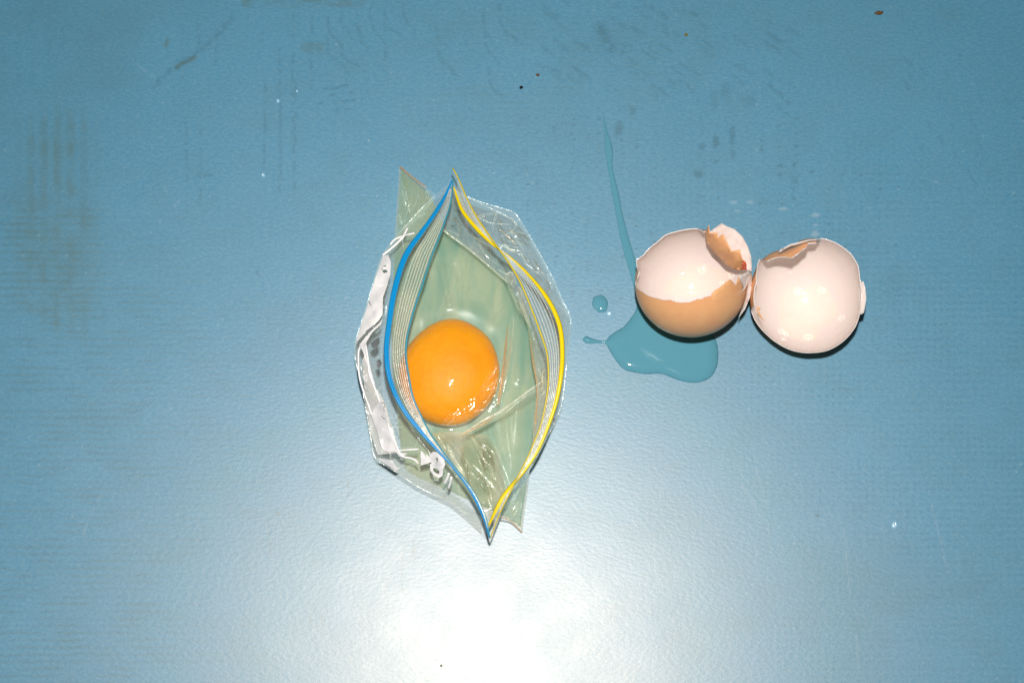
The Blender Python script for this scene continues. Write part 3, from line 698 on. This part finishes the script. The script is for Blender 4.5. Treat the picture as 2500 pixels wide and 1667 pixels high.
decal('white_print', [(877, 842), (898, 815), (925, 790), (934, 778), (930, 792), (908, 812), (893, 838), (899, 872), (906, 905), (916, 940), (908, 930), (896, 890), (886, 858)], M_ink, label='white printed band below the panel')
decal('white_print', [(884, 880), (892, 862), (902, 905), (915, 945), (928, 962), (940, 985), (950, 1020), (962, 1060), (976, 1104), (940, 1108), (922, 1110), (906, 1060), (893, 985)], M_thin, label='pale white printed panel near the lower corner')
decal('white_print', [(906, 1012), (918, 990), (930, 977), (941, 1003), (949, 1042), (960, 1075), (968, 1103), (940, 1100), (924, 1062)], M_ink, off=.7, label='white printed patch with faint lettering')
decal('white_print', [(919, 1117), (944, 1121), (958, 1124), (968, 1140), (977, 1142), (966, 1149)], M_ink, label='white printed corner')
line('printed_line', [(879, 846), (875, 863), (878, 922), (901, 993), (924, 1057), (935, 1094), (950, 1101), (990, 1098), (1022, 1096)], 4.5, M_ink)
line('printed_line', [(892, 838), (898, 876), (902, 912), (914, 945), (937, 1006), (957, 1062), (973, 1100), (980, 1113), (1010, 1120), (1022, 1132)], 4.8, M_ink)
decal('printed_triangle', [(882, 917), (897, 913), (896, 935)], M_ink)
decal('printed_triangle', [(1027, 1099), (1057, 1126), (1040, 1132), (1027, 1136)], M_ink)
decal('printed_triangle', [(965, 1103), (995, 1107), (979, 1116)], M_ink)
decal('printed_star', [(923, 1022), (929, 1024), (934, 1016), (934, 1027), (938, 1037), (933, 1033), (930, 1041), (928, 1031)], M_ink, sp=3)
# letters
decal('printed_letter', [(1047, 1108), (1058, 1102), (1072, 1104), (1083, 1116), (1087, 1133), (1082, 1146), (1074, 1150), (1064, 1136), (1052, 1128)], M_ink, holes=[[(1064, 1118), (1068, 1116), (1070, 1126), (1066, 1130)]], sp=4, off=.3)
decal('printed_letter', [(1050, 1132), (1058, 1128), (1076, 1140), (1083, 1150), (1080, 1162), (1070, 1167), (1058, 1160), (1050, 1148)], M_ink, holes=[[(1057, 1142), (1066, 1143), (1073, 1150), (1072, 1157), (1065, 1155), (1058, 1149)]], sp=4, off=.36)
line('printed_stroke', [(1096, 1154), (1091, 1168), (1084, 1180)], 7, M_ink, n=8)
line('printed_stroke', [(1102, 1163), (1099, 1178), (1095, 1192)], 7, M_ink, n=8)
line('printed_stroke', [(995, 556), (983, 579), (960, 602), (934, 623)], 5.5, M_ink, n=20)
line('printed_stroke', [(1011, 569), (980, 577), (962, 586), (953, 597)], 5, M_ink, n=16)
M_grey = principled('grey_ink', (0.20, 0.21, 0.21), 0.4, 0.3)
decal('dark_print', [(893, 808), (904, 800), (918, 790), (921, 793), (908, 806), (900, 812), (897, 820)], M_grey, sp=4, off=.4)
decal('dark_print', [(936, 723), (939, 735), (939, 748), (935, 742)], M_grey, sp=4, off=.4)
decal('dark_print', [(905, 838), (916, 828), (926, 822), (927, 838), (918, 850), (908, 848)], M_grey, sp=4)
decal('dark_print', [(918, 882), (928, 876), (932, 888), (926, 900), (921, 895)], M_grey, sp=4)
M_inkf = principled('faded_ink', (0.32, 0.31, 0.30), 0.5, 0.3)
for g in ([(932, 985), (934, 981), (938, 984), (940, 992), (936, 994)], [(936, 998), (939, 1003)], [(931, 1014), (935, 1018)], [(934, 1021), (938, 1020), (938, 1024)]):
    line('printed_text', g, 1.8, M_inkf, off=.9, n=8)
for (a, b) in ((960, 1012), (965, 1024), (969, 1034), (974, 1044)):
    line('printed_text', [(a, b), (a + 3, b + 5)], 1.8, M_inkf, off=.9, n=4)

# ------------------------------------------------------------------ egg in the bag
WH = [(979, 413), (1005, 434), (1048, 470), (1072, 520), (1086, 558), (1140, 602), (1200, 654), (1246, 694), (1288, 770), (1304, 840), (1312, 930), (1308, 1030), (1296, 1110), (1290, 1150), (1284, 1200), (1277, 1245), (1272, 1287), (1255, 1275), (1225, 1256), (1170, 1232), (1090, 1195), (1020, 1165), (990, 1146), (980, 1110), (968, 1000), (958, 900), (956, 800), (958, 700), (962, 630), (967, 574), (973, 490)]
def blob(poly, spacing, top, rim, seed, wr=(), zmin=0.6, ribs=(), flat=False):
    """closed puddle: flat underside, domed top"""
    V, F = cdt(poly, spacing, seed=seed)
    d = dist_poly(V[:, 0], V[:, 1], poly)
    f = np.clip(d / rim, 0, 1); z = zmin + (top - zmin) * np.sqrt(np.clip(1 - (1 - f) ** 2, 0, 1))
    if flat: z = zmin + (top - zmin) * (1 - (1 - f) ** 2.2)
    for j, (amp, ang, al, ac) in enumerate(wr):
        c, s = math.cos(math.radians(ang)), math.sin(math.radians(ang))
        u = (V[:, 0] * c - V[:, 1] * s) / al; v = (V[:, 0] * s + V[:, 1] * c) / ac
        v = v + 0.8 * vnoise(u * 0.8, v * 0.5, seed + j + 50)
        z = z + f * amp * (vnoise(u, v, seed + 3 * j) - 0.5)
    for (ch, sg, amp) in ribs:
        c = resample([(a, b, 0) for a, b in ch], 40); dd = np.full(len(V), 1e9)
        for q in c: dd = np.minimum(dd, np.hypot(V[:, 0] - q[0], V[:, 1] - q[1]))
        z = z + f * amp * np.exp(-(dd / sg) ** 2)
    n = len(V)
    top_p = [P(V[i, 0], V[i, 1], z[i]) for i in range(n)]
    bot_p = [np.array([*P(V[i, 0], V[i, 1], z[i])[:2], zmin * 0.0008]) for i in range(n)]
    cnt = {}
    for t in F:
        for a, b in ((t[0], t[1]), (t[1], t[2]), (t[2], t[0])): cnt[(a, b)] = 1
    fs = [tuple(t) for t in F] + [(t[0] + n, t[2] + n, t[1] + n) for t in F]
    for (a, b) in list(cnt):
        if (b, a) not in cnt: fs.append((b, a, a + n, b + n))
    return top_p + bot_p, fs
# px polygons run clockwise on screen: reverse nothing, normals fixed below
def fix_normals(o):
    bm = bmesh.new(); bm.from_mesh(o.data); bmesh.ops.recalc_face_normals(bm, faces=bm.faces); bm.to_mesh(o.data); bm.free(); return o
ew = fix_normals(mesh_obj('egg_white', *blob(WH, 5, 8.0, 70, 41, [(2.0, 78, 300, 60), (1.0, 110, 160, 40)], ribs=[
    ([(1190, 1040), (1214, 1100), (1240, 1165), (1252, 1215)], 9, 1.6), ([(1164, 1046), (1186, 1100), (1210, 1155), (1226, 1200)], 8, 1.5),
    ([(1264, 985), (1262, 1060), (1258, 1130), (1252, 1190)], 12, 2.0), ([(1236, 1020), (1240, 1080), (1250, 1150)], 8, 1.2), ([(1246, 1205), (1262, 1228), (1256, 1255)], 9, 2.2),
    ([(1266, 770), (1272, 840), (1268, 925)], 9, 1.6), ([(1020, 785), (1050, 758), (1090, 748)], 16, 0.28), ([(1110, 750), (1160, 762), (1200, 792)], 16, 0.28),
    ([(1078, 650), (1086, 700), (1098, 745)], 6, 1.4), ([(1110, 650), (1140, 700)], 8, -0.8), ([(984, 440), (994, 480), (1000, 525)], 8, 1.5), ([(1000, 600), (985, 700), (975, 780)], 12, 1.4),
    ([(1080, 1060), (1120, 1100), (1180, 1180)], 12, 1.6), ([(1010, 1060), (1040, 1110), (1080, 1150)], 12, 1.4)]), M_white))
tag(ew, 'translucent greenish raw egg white pooled in the bottom of the clear bag', 'egg white')
for (a, b, r) in ((1287, 871, 5.5), (1295, 906, 4.5), (1273, 927, 4), (1256, 940, 3.5), (1262, 735, 5), (1210, 795, 4)):
    c = P(a, b, 9.2); R = r * 0.00016
    vs, fs = [], []
    for i in range(5):
        for j in range(12):
            th = (i + 0.02) / 4 * math.pi / 2; ph = j / 12 * 2 * math.pi
            vs.append(c + R * np.array([math.sin(th) * math.cos(ph), math.sin(th) * math.sin(ph), math.cos(th)]))
    for i in range(4):
        for j in range(12): fs.append((i * 12 + j, (i + 1) * 12 + j, (i + 1) * 12 + (j + 1) % 12, i * 12 + (j + 1) % 12))
    mesh_obj('bubble', vs, fs, M_drop, ew)

def ellipsoid(c, rx, ry, rz, nu=64, nv=32, flat=0.0, lump=0.0):
    vs, fs = [], []
    for i in range(nv + 1):
        th = math.pi * i / nv
        for j in range(nu):
            ph = 2 * math.pi * j / nu
            k = 1 + lump * (float(vnoise(math.cos(ph) * 1.5 + 5, math.sin(ph) * 1.5 + 5, 3)) - 0.5)
            z = math.cos(th) * rz
            if z < -flat: z = -flat
            vs.append(c + np.array([math.sin(th) ** 0.92 * math.cos(ph) * rx * k, math.sin(th) ** 0.92 * math.sin(ph) * ry * k, z]))
    for i in range(nv):
        for j in range(nu): fs.append((i * nu + j, (i + 1) * nu + j, (i + 1) * nu + (j + 1) % nu, i * nu + (j + 1) % nu))
    return vs, fs
yc = P(1098, 909, 9.0)
yk = fix_normals(mesh_obj('egg_yolk', *ellipsoid(yc, 0.0193, 0.0206, 0.0108, flat=0.007, lump=0.09), M_yolk))
tag(yk, 'round orange raw egg yolk lying whole in the open bag', 'egg yolk')

# ------------------------------------------------------------------ broken shells
class Egg: pass
def shell_frame(cx, cy, Rx, Ry, zc):
    e = Egg(); e.dent = (0, 0, 1); e.cx, e.cy, e.Rx, e.Ry = cx, cy, Rx, Ry
    e.c = P(cx, cy, zc)
    e.v = (CAM - e.c) / np.linalg.norm(CAM - e.c)
    e.r = RT - e.v * (e.v @ RT); e.r /= np.linalg.norm(e.r)
    e.u = np.cross(e.v, e.r)
    k = np.linalg.norm(CAM - e.c) * WIDTH / W_ / DIST
    e.ax, e.ay = Rx * k, Ry * k; e.az = min(e.ax, e.ay)
    return e
def dent(e, A):
    return 1 - e.dent[1] * np.exp(-((np.asarray(A) - e.dent[0]) / e.dent[2]) ** 2)
def shell_surface(e, rim, inset=0.0, nu=220, nv=26, th_back=math.radians(88), seed=0):
    """bowl from its underside up to a jagged rim measured in the photo"""
    al, th, sc = [], [], []
    for q in rim:
        dx, dy = (q[0] - e.cx) / e.Rx, -(q[1] - e.cy) / e.Ry
        al.append(math.atan2(dy, dx) % (2 * math.pi)); rr = math.hypot(dx, dy) / float(dent(e, al[-1]))
        if rr > 0.965: th.append(th_back); sc.append(rr / math.sin(th_back))
        else: th.append(math.asin(rr)); sc.append(1.0)
    o = np.argsort(al); al = np.array(al)[o]; th = np.array(th)[o]; sc = np.array(sc)[o]
    A = np.linspace(0, 2 * math.pi, nu, endpoint=False)
    A = np.sort(np.r_[A, al]); nu = len(A); Dn = dent(e, A)
    T = np.interp(A, al, th, period=2 * math.pi); Sc = np.interp(A, al, sc, period=2 * math.pi)
    T = T + 0.009 * (vnoise(A * 15, A * 0 + seed, 5) - 0.5) * 2
    k = 1 - inset / e.az
    vs, fs = [], []
    for i in range(nv):
        f = i / (nv - 1)
        for j in range(nu):
            t = math.pi * (1 - f) * 0.999 + T[j] * f
            s = 1 + (Sc[j] - 1) * max(0, (f - 0.6) / 0.4) ** 1.5
            p = e.c + k * s * Dn[j] * (math.sin(t) * (math.cos(A[j]) * e.ax * e.r + math.sin(A[j]) * e.ay * e.u)) + k * math.cos(t) * e.az * e.v
            vs.append(p)
    for i in range(nv - 1):
        for j in range(nu): fs.append((i * nu + j, i * nu + (j + 1) % nu, (i + 1) * nu + (j + 1) % nu, (i + 1) * nu + j))
    return vs, fs, nu, nv
def build_shell(e, rim, parent, seed, th=0.00042):
    ov, of, nu, nv = shell_surface(e, rim, 0, seed=seed)
    iv, jf, _, _ = shell_surface(e, rim, th, seed=seed)
    a = mesh_obj('outer_shell', ov, of, M_shell, parent)
    n0 = (nv - 1) * nu
    rv = iv + [ov[n0 + j] for j in range(nu)]
    rf = [tuple(reversed(f)) for f in jf] + [(n0 + j, n0 + (j + 1) % nu, nv * nu + (j + 1) % nu, nv * nu + j) for j in range(nu)]
    b = mesh_obj('inner_membrane', rv, rf, M_memb, parent)
    return a, b
def bead(e, x, y, r, parent, inner=True):
    dx, dy = (x - e.cx) / e.Rx, -(y - e.cy) / e.Ry
    rr = math.hypot(dx, dy); t = math.pi - math.asin(min(rr, 0.97)); a = math.atan2(dy, dx); k = 1 - 0.0005 / e.az
    c = e.c + k * (math.sin(t) * (math.cos(a) * e.ax * e.r + math.sin(a) * e.ay * e.u) + math.cos(t) * e.az * e.v)
    nrm = (e.c - c) / np.linalg.norm(e.c - c); b1 = np.cross(nrm, e.r); b1 /= np.linalg.norm(b1); b2 = np.cross(nrm, b1)
    R_ = r * 0.00016; vs, fs = [], []
    for i in range(7):
        th = (i + 0.02) / 6 * math.pi / 2
        for j in range(16):
            ph = j / 16 * 2 * math.pi
            vs.append(c + R_ * (math.sin(th) * (math.cos(ph) * b1 + 1.3 * math.sin(ph) * b2) + 0.55 * (math.cos(th) - 0.05) * nrm))
    for i in range(6):
        for j in range(16): fs.append((i * 16 + j, (i + 1) * 16 + j, (i + 1) * 16 + (j + 1) % 16, i * 16 + (j + 1) % 16))
    mesh_obj('bead', vs, fs, M_bead, parent)
M_res, _nt, _o = new_mat('clear_residue')
_t = N(_nt, 'ShaderNodeBsdfTransparent'); _t.inputs[0].default_value = (1.0, 0.995, 0.965, 1)
_g = N(_nt, 'ShaderNodeBsdfGlossy'); _g.inputs[0].default_value = (.05, .05, .05, 1); _g.inputs['Roughness'].default_value = 0.09
_a = N(_nt, 'ShaderNodeAddShader'); _nt.links.new(_t.outputs[0], _a.inputs[0]); _nt.links.new(_g.outputs[0], _a.inputs[1]); _nt.links.new(_a.outputs[0], _o.inputs[0])
def residue(e, poly, parent, seed):
    poly = [tuple(p[:2]) for p in resample([(a, b, 0) for a, b in poly] + [(*poly[0], 0)], 50)][:-1]
    V, F = cdt(poly, 6, seed=seed); d = dist_poly(V[:, 0], V[:, 1], poly); pts = []
    for i in range(len(V)):
        dx, dy = (V[i, 0] - e.cx) / e.Rx, -(V[i, 1] - e.cy) / e.Ry
        h = 0.00045 + 0.0006 * math.sqrt(1 - (1 - min(1, d[i] / 14)) ** 2) + 0.0002 * float(vnoise(V[i, 0] / 20, V[i, 1] / 20, seed))
        k = 1 - h / e.az
        pts.append(e.c + k * (dx * e.ax * e.r + dy * e.ay * e.u - math.sqrt(max(0.02, 1 - dx * dx - dy * dy)) * e.az * e.v))
    mesh_obj('egg_white_residue', pts, F, M_res, parent)
def shard(name, poly, inner, parent, mat, back, seed, wr=(), label=None, th=0.4, sp=6.0, zfun=None):
    """broken piece with thickness: upper face in mat, lower face and edge in back"""
    S = sheet(poly, sp, inner, wr, seed=seed, edge_fade=12)
    if zfun:
        S.z = np.array([zfun(v[0], v[1]) for v in S.V]); S.pts = np.array([P(S.V[i, 0], S.V[i, 1], S.z[i]) for i in range(len(S.V))])
    n = len(S.pts)
    lo = [P(S.V[i, 0], S.V[i, 1], S.z[i] - th) for i in range(n)]
    cnt = {}
    for t in S.F:
        for a, b in ((t[0], t[1]), (t[1], t[2]), (t[2], t[0])): cnt[(a, b)] = 1
    fs = [tuple(t) for t in S.F] + [(t[0] + n, t[2] + n, t[1] + n) for t in S.F]; m = len(S.F)
    for (a, b) in list(cnt):
        if (b, a) not in cnt: fs.append((b, a, a + n, b + n))
    o = mesh_obj(name, list(S.pts) + lo, fs, mat, parent)
    o.data.materials.append(back)
    for i, p in enumerate(o.data.polygons): p.material_index = 0 if i < m else 1
    if label: tag(o, label)
    return o, S

s1 = thing('egg_shell', 'brown broken egg shell half with brown outside showing, red stamp on its folded flap', 'egg shell', P(1690, 700, 0), 'broken egg shell halves')
e1 = shell_frame(1687, 691, 136, 132, 22.0)
RIM1 = [(1552, 692), (1571, 712), (1609, 728), (1640, 731), (1673, 737), (1700, 729), (1726, 722), (1742, 720), (1757, 719), (1772, 719), (1790, 717), (1812, 708), (1826, 670), (1831, 640), (1824, 610), (1806, 580), (1775, 560), (1740, 566), (1717, 568), (1702, 559), (1668, 562), (1650, 566), (1625, 574), (1604, 592), (1571, 623), (1554, 636), (1556, 652), (1562, 664), (1558, 680)]
build_shell(e1, RIM1, s1, 1)
residue(e1, [(1620, 715), (1630, 680), (1665, 660), (1700, 640), (1740, 650), (1790, 668), (1775, 690), (1735, 712), (1700, 724), (1660, 728)], s1, 91)
for q in ((1715, 658, 9), (1788, 672, 8), (1795, 668, 5), (1765, 690, 6)): bead(e1, *q, s1)
def ez(e, x, y):
    dx, dy = (x - e.cx) / e.Rx, -(y - e.cy) / e.Ry; rr = min(math.hypot(dx, dy), 0.985)
    return 1000 * (e.c + dx * e.ax * e.r + dy * e.ay * e.u + math.sqrt(1 - rr * rr) * e.az * e.v)[2]
TOOTH = [(1738, 716), (1746, 708), (1757, 702), (1770, 690), (1783, 682), (1790, 689), (1796.5, 696), (1800, 684), (1803.5, 675), (1808, 686), (1814, 700), (1817, 725), (1810, 740), (1770, 752), (1736, 744), (1733, 728)]
shard('broken_edge', [(a, b, ez(e1, a, b) + .4) for a, b in TOOTH], [(a, b, ez(e1, a, b) + .55) for a, b in ((1770, 712), (1790, 712))] + [(a, b, ez(e1, a, b) + 1.3) for a, b in ((1756, 722), (1766, 722), (1776, 722), (1786, 721), (1796, 720), (1805, 716))], s1, M_shell, M_memb, 55, sp=7, zfun=lambda x, y: ez(e1, x, y) + .5 * min(1, max(.12, (750 - y) / 14)) * min(1, max(.2, (x - 1733) / 14)), label='brown jagged rim with a sharp tooth')
wet = resample([(1736, 772), (1752, 769), (1766, 762), (1776, 754)], 20); wet = np.array([(p[0], p[1], ez(e1, p[0], p[1]) + .1) for p in wet])
mesh_obj('wet_streak', *sweep(wet, [1, 4, 5, 4, 1], [(-1, 0), (-.6, .3), (0, .45), (.6, .3), (1, 0), (0, -.2)], 30), M_bead, s1)
# pale torn flap at the right, inside facing the camera
shard('membrane_flap', [(1804, 677, 33), (1826, 662, 30), (1836, 668, 26), (1836, 692, 24), (1831, 726, 22), (1819, 755, 19), (1802, 778, 15), (1812, 750, 17), (1818, 722, 20), (1816, 700, 26)], [], s1, M_memb, M_shell, 51, label='pale torn membrane flap')
# pink curled flap behind the brown fragment
shard('shell_flap', [(1729, 580, 32), (1733, 566, 34), (1752, 552, 35), (1762, 545, 36), (1773, 552, 36), (1794, 560, 35.5), (1813, 578, 35), (1826, 602, 34), (1834, 626, 33), (1836, 664, 31), (1822, 660, 31), (1802, 646, 31), (1780, 618, 31), (1752, 592, 31)], [(1795, 590, 33)], s1, M_pink, M_shell, 52, [(0.5, 40, 60, 20)], label='pale inside of a curled flap')
fr, SF = shard('folded_flap', [(1731, 549, 37), (1733, 569, 37), (1752, 568, 38), (1753, 580, 37), (1766, 571, 39), (1778, 596, 38), (1786, 613, 38), (1806, 609, 39), (1813, 632, 38), (1822, 641, 36), (1823, 659, 33), (1808, 659, 29), (1791, 657, 28), (1773, 647, 27), (1757, 630, 27), (1739, 612, 28), (1725, 590, 29), (1721, 567, 31)],
      [(1750, 600, 37.5), (1770, 620, 37.5), (1742, 580, 37), (1790, 640, 36.5)], s1, M_shell, M_memb, 53, label='brown jagged flap folded inwards', sp=5)
for g in ([(1810, 648), (1814, 646), (1816, 650), (1812, 655), (1817, 656)], [(1819, 645), (1822, 648), (1819, 651), (1822, 655), (1818, 657)], [(1813, 637), (1818, 642), (1822, 643)]):
    c = resample([(a, b, 0) for a, b in g], 14); c[:, 2] = [zat(SF, p[0], p[1]) + 0.25 for p in c]
    mesh_obj('red_stamp', *sweep(c, [2.6, 2.6], [(-1, 0), (-.6, .1), (.6, .1), (1, 0)], 14), M_red, fr)
# pale chip at the lower left of the brown side
shard('shell_chip', [(1618, 786, 12), (1630, 793, 12.5), (1650, 803, 13), (1664, 813, 12), (1648, 810, 10), (1628, 799, 10)], [], s1, M_memb, M_memb, 54, sp=5)

s2 = thing('egg_shell', 'broken egg shell half lying open, almost wholly white inside, square tab on its rim', 'egg shell', P(1968, 725, 0), 'broken egg shell halves')
e2 = shell_frame(1967, 721, 133, 138, 22.0); e2.dent = (math.radians(112), 0.105, 0.30)
RIM2 = [(1857, 634), (1851, 665), (1850, 690), (1847, 702), (1845, 722), (1846, 745), (1838, 760), (1846, 780), (1858, 798), (1876, 817), (1900, 836), (1940, 855), (1984, 859), (2020, 853), (2055, 832), (2085, 795), (2094, 767), (2097, 740), (2097, 700), (2094, 680), (2090, 650), (2073, 622), (2050, 603), (2025, 590), (2001, 584), (1999, 592), (1990, 597), (1972, 598), (1968, 608), (1950, 622), (1934, 632), (1915, 630), (1895, 632), (1875, 640)]
build_shell(e2, RIM2, s2, 2)
residue(e2, [(1905, 730), (1930, 695), (1960, 705), (2000, 690), (2030, 720), (2050, 770), (2010, 800), (1985, 835), (1930, 830), (1900, 790)], s2, 92)
for q in ((1950, 712, 10), (2006, 709, 9), (1907, 812, 9), (1918, 819, 7), (1974, 826, 10), (2056, 777, 8), (1913, 831, 6), (1930, 660, 6)): bead(e2, *q, s2)
shard('rim_tab', [(2095, 692, 23), (2097, 693, 24), (2098, 689, 24), (2108, 687, 25), (2113, 704, 24), (2115, 728, 23.5), (2113, 745, 23), (2109, 764, 22), (2101, 768, 21.5), (2096, 766, 21), (2097, 740, 22)], [], s2, M_memb, M_shell, 61, label='square pale tab sticking out of the rim')
shard('broken_edge', [(a, b, c + 5.5) for a, b, c in [(1901, 614, 31), (1906, 609, 32), (1930, 596, 33), (1948, 592, 33), (1975, 585, 33), (2001, 583, 31), (1998, 588, 30), (1976, 589, 31), (1950, 597, 31.5), (1925, 604, 31), (1904, 618, 30)]], [], s2, M_memb, M_shell, 62, sp=5, label='pale broken edge')
shard('shell_chip', [(1847, 748, 28), (1858, 753, 28), (1854, 757, 27.5), (1850, 756, 27.5), (1858, 770, 26.5), (1866, 786, 25), (1857, 776, 26), (1849, 762, 27)], [], s2, M_shell, M_memb, 64, sp=4)

# ------------------------------------------------------------------ spilled egg white, drops, crumbs
PUD = [(1600, 735), (1559, 739), (1551, 760), (1526, 794), (1505, 808), (1487, 821), (1480, 831), (1466, 831), (1443, 825), (1431, 820), (1423, 826), (1425, 834), (1436, 838), (1460, 838), (1478, 839), (1485, 850), (1496, 869), (1512, 891), (1523, 901), (1537, 907), (1576, 913), (1600, 912), (1621, 914), (1648, 925), (1673, 932), (1692, 934), (1712, 932), (1735, 921), (1748, 901), (1753, 880), (1753, 851), (1742, 820), (1700, 780), (1640, 740)]
PUDs = [tuple(p) for p in resample(PUD + [PUD[0]], 130)][:-1]
pu = fix_normals(mesh_obj('egg_white_puddle', *blob(PUDs, 5, 1.3, 26, 71, [(0.25, 20, 150, 70)], 0.1, flat=True), M_wet))
tag(pu, 'clear glossy puddle of spilled egg white in front of the brown shell', 'puddle')
def ell(cx, cy, rx, ry, n=26, wob=0.12, seed=0, rot=0):
    out = []
    for i in range(n):
        a = 2 * math.pi * i / n; k = 1 + wob * (float(vnoise(math.cos(a) * 2 + 9, math.sin(a) * 2 + 9, seed)) - .5) * 2
        x, y = rx * k * math.cos(a), ry * k * math.sin(a)
        out.append((cx + x * math.cos(rot) - y * math.sin(rot), cy + x * math.sin(rot) + y * math.cos(rot)))
    return out
d1 = fix_normals(mesh_obj('egg_white_drop', *blob(ell(1466, 742, 18, 23, rot=-0.35), 3.5, 0.9, 16, 72, [], 0.1, flat=True), M_wet))
tag(d1, 'round glossy drop of egg white between the bag and the puddle', 'drop')
TR = [(1471, 262), (1474, 300), (1477, 330), (1474, 360), (1480, 400), (1492, 470), (1503, 530), (1512, 580), (1522, 620), (1536, 660), (1548, 700), (1560, 715), (1566, 690), (1556, 650), (1546, 610), (1537, 580), (1524, 530), (1512, 470), (1498, 410), (1499, 375), (1495, 350), (1486, 325), (1478, 290)]
TR = [(a - 2, b) if i > 13 else (a + (2 if 2 < i < 9 else 0), b) for i, (a, b) in enumerate(TR)]
TRs = [tuple(p) for p in resample(TR + [TR[0]], 110)][:-1]
t1 = fix_normals(mesh_obj('egg_white_trail', *blob(TRs, 4, 0.28, 10, 73, [], 0.1, flat=True), M_wet))
tag(t1, 'long thin wet trail of egg white running up the table above the shell', 'wet trail')

def crumb(cx, cy, L, Wd, ang, mat, label, h=1.2, seed=1):
    r = np.random.default_rng(seed); bm = bmesh.new(); bmesh.ops.create_icosphere(bm, subdivisions=2, radius=1)
    c = P(cx, cy, 0); k = 0.00016
    for v in bm.verts:
        s = 1 + r.uniform(-.22, .22)
        v.co = Vector((v.co.x * L * k * s, v.co.y * Wd * k * s, (v.co.z * s * 0.5 + 0.45) * h * 0.001))
    o = mesh_obj('crumb', [tuple(v.co) for v in bm.verts], [[v.index for v in f.verts] for f in bm.faces], mat, None, False); bm.free()
    o.location = Vector(c); o.rotation_euler.z = ang
    return tag(o, label, 'crumb', 'crumbs on the table')
crumb(2145, 34, 11, 5, 0.25, M_crumb_b, 'long brown crumb near the top right corner of the blue table', 1.6, 1)
crumb(1272, 215, 5, 3.8, 0.5, M_crumb_k, 'tiny black crumb on the table above the bag', 1.0, 2)
crumb(1313, 184, 5.2, 3.4, 0.4, M_crumb_b, 'tiny reddish brown crumb just above the black crumb', 1.0, 3)
crumb(1675, 86, 4.4, 3.6, 0.0, M_crumb_o, 'tiny olive yellow crumb below the top edge, above the shells', .9, 4)
crumb(1077, 1624, 2.6, 2.4, 0.2, M_crumb_o, 'tiny dark speck in the white glare at the bottom edge', .8, 5)

def droplet(cx, cy, rx, ry, label, seed):
    o = fix_normals(mesh_obj('water_droplet', *blob(ell(cx, cy, rx, ry, 16, .1, seed), 1.6, 0.75, max(rx, ry), seed, [], 0.1), M_spark))
    return tag(o, label, 'droplet', 'small drops on the table')
droplet(2183, 1281, 6, 8, 'small bright droplet alone at the right side of the table', 81)
droplet(679, 247, 5, 4, 'small sparkling droplet on the upper left scuffs', 82)
droplet(643, 428, 4.5, 4, 'small sparkling droplet left of the bag corner', 83)
droplet(725, 223, 3, 3, 'tiniest sparkling droplet, right of the upper left one', 84)
droplet(1487, 766, 5, 4, 'tiny droplet under the round drop of egg white', 85)
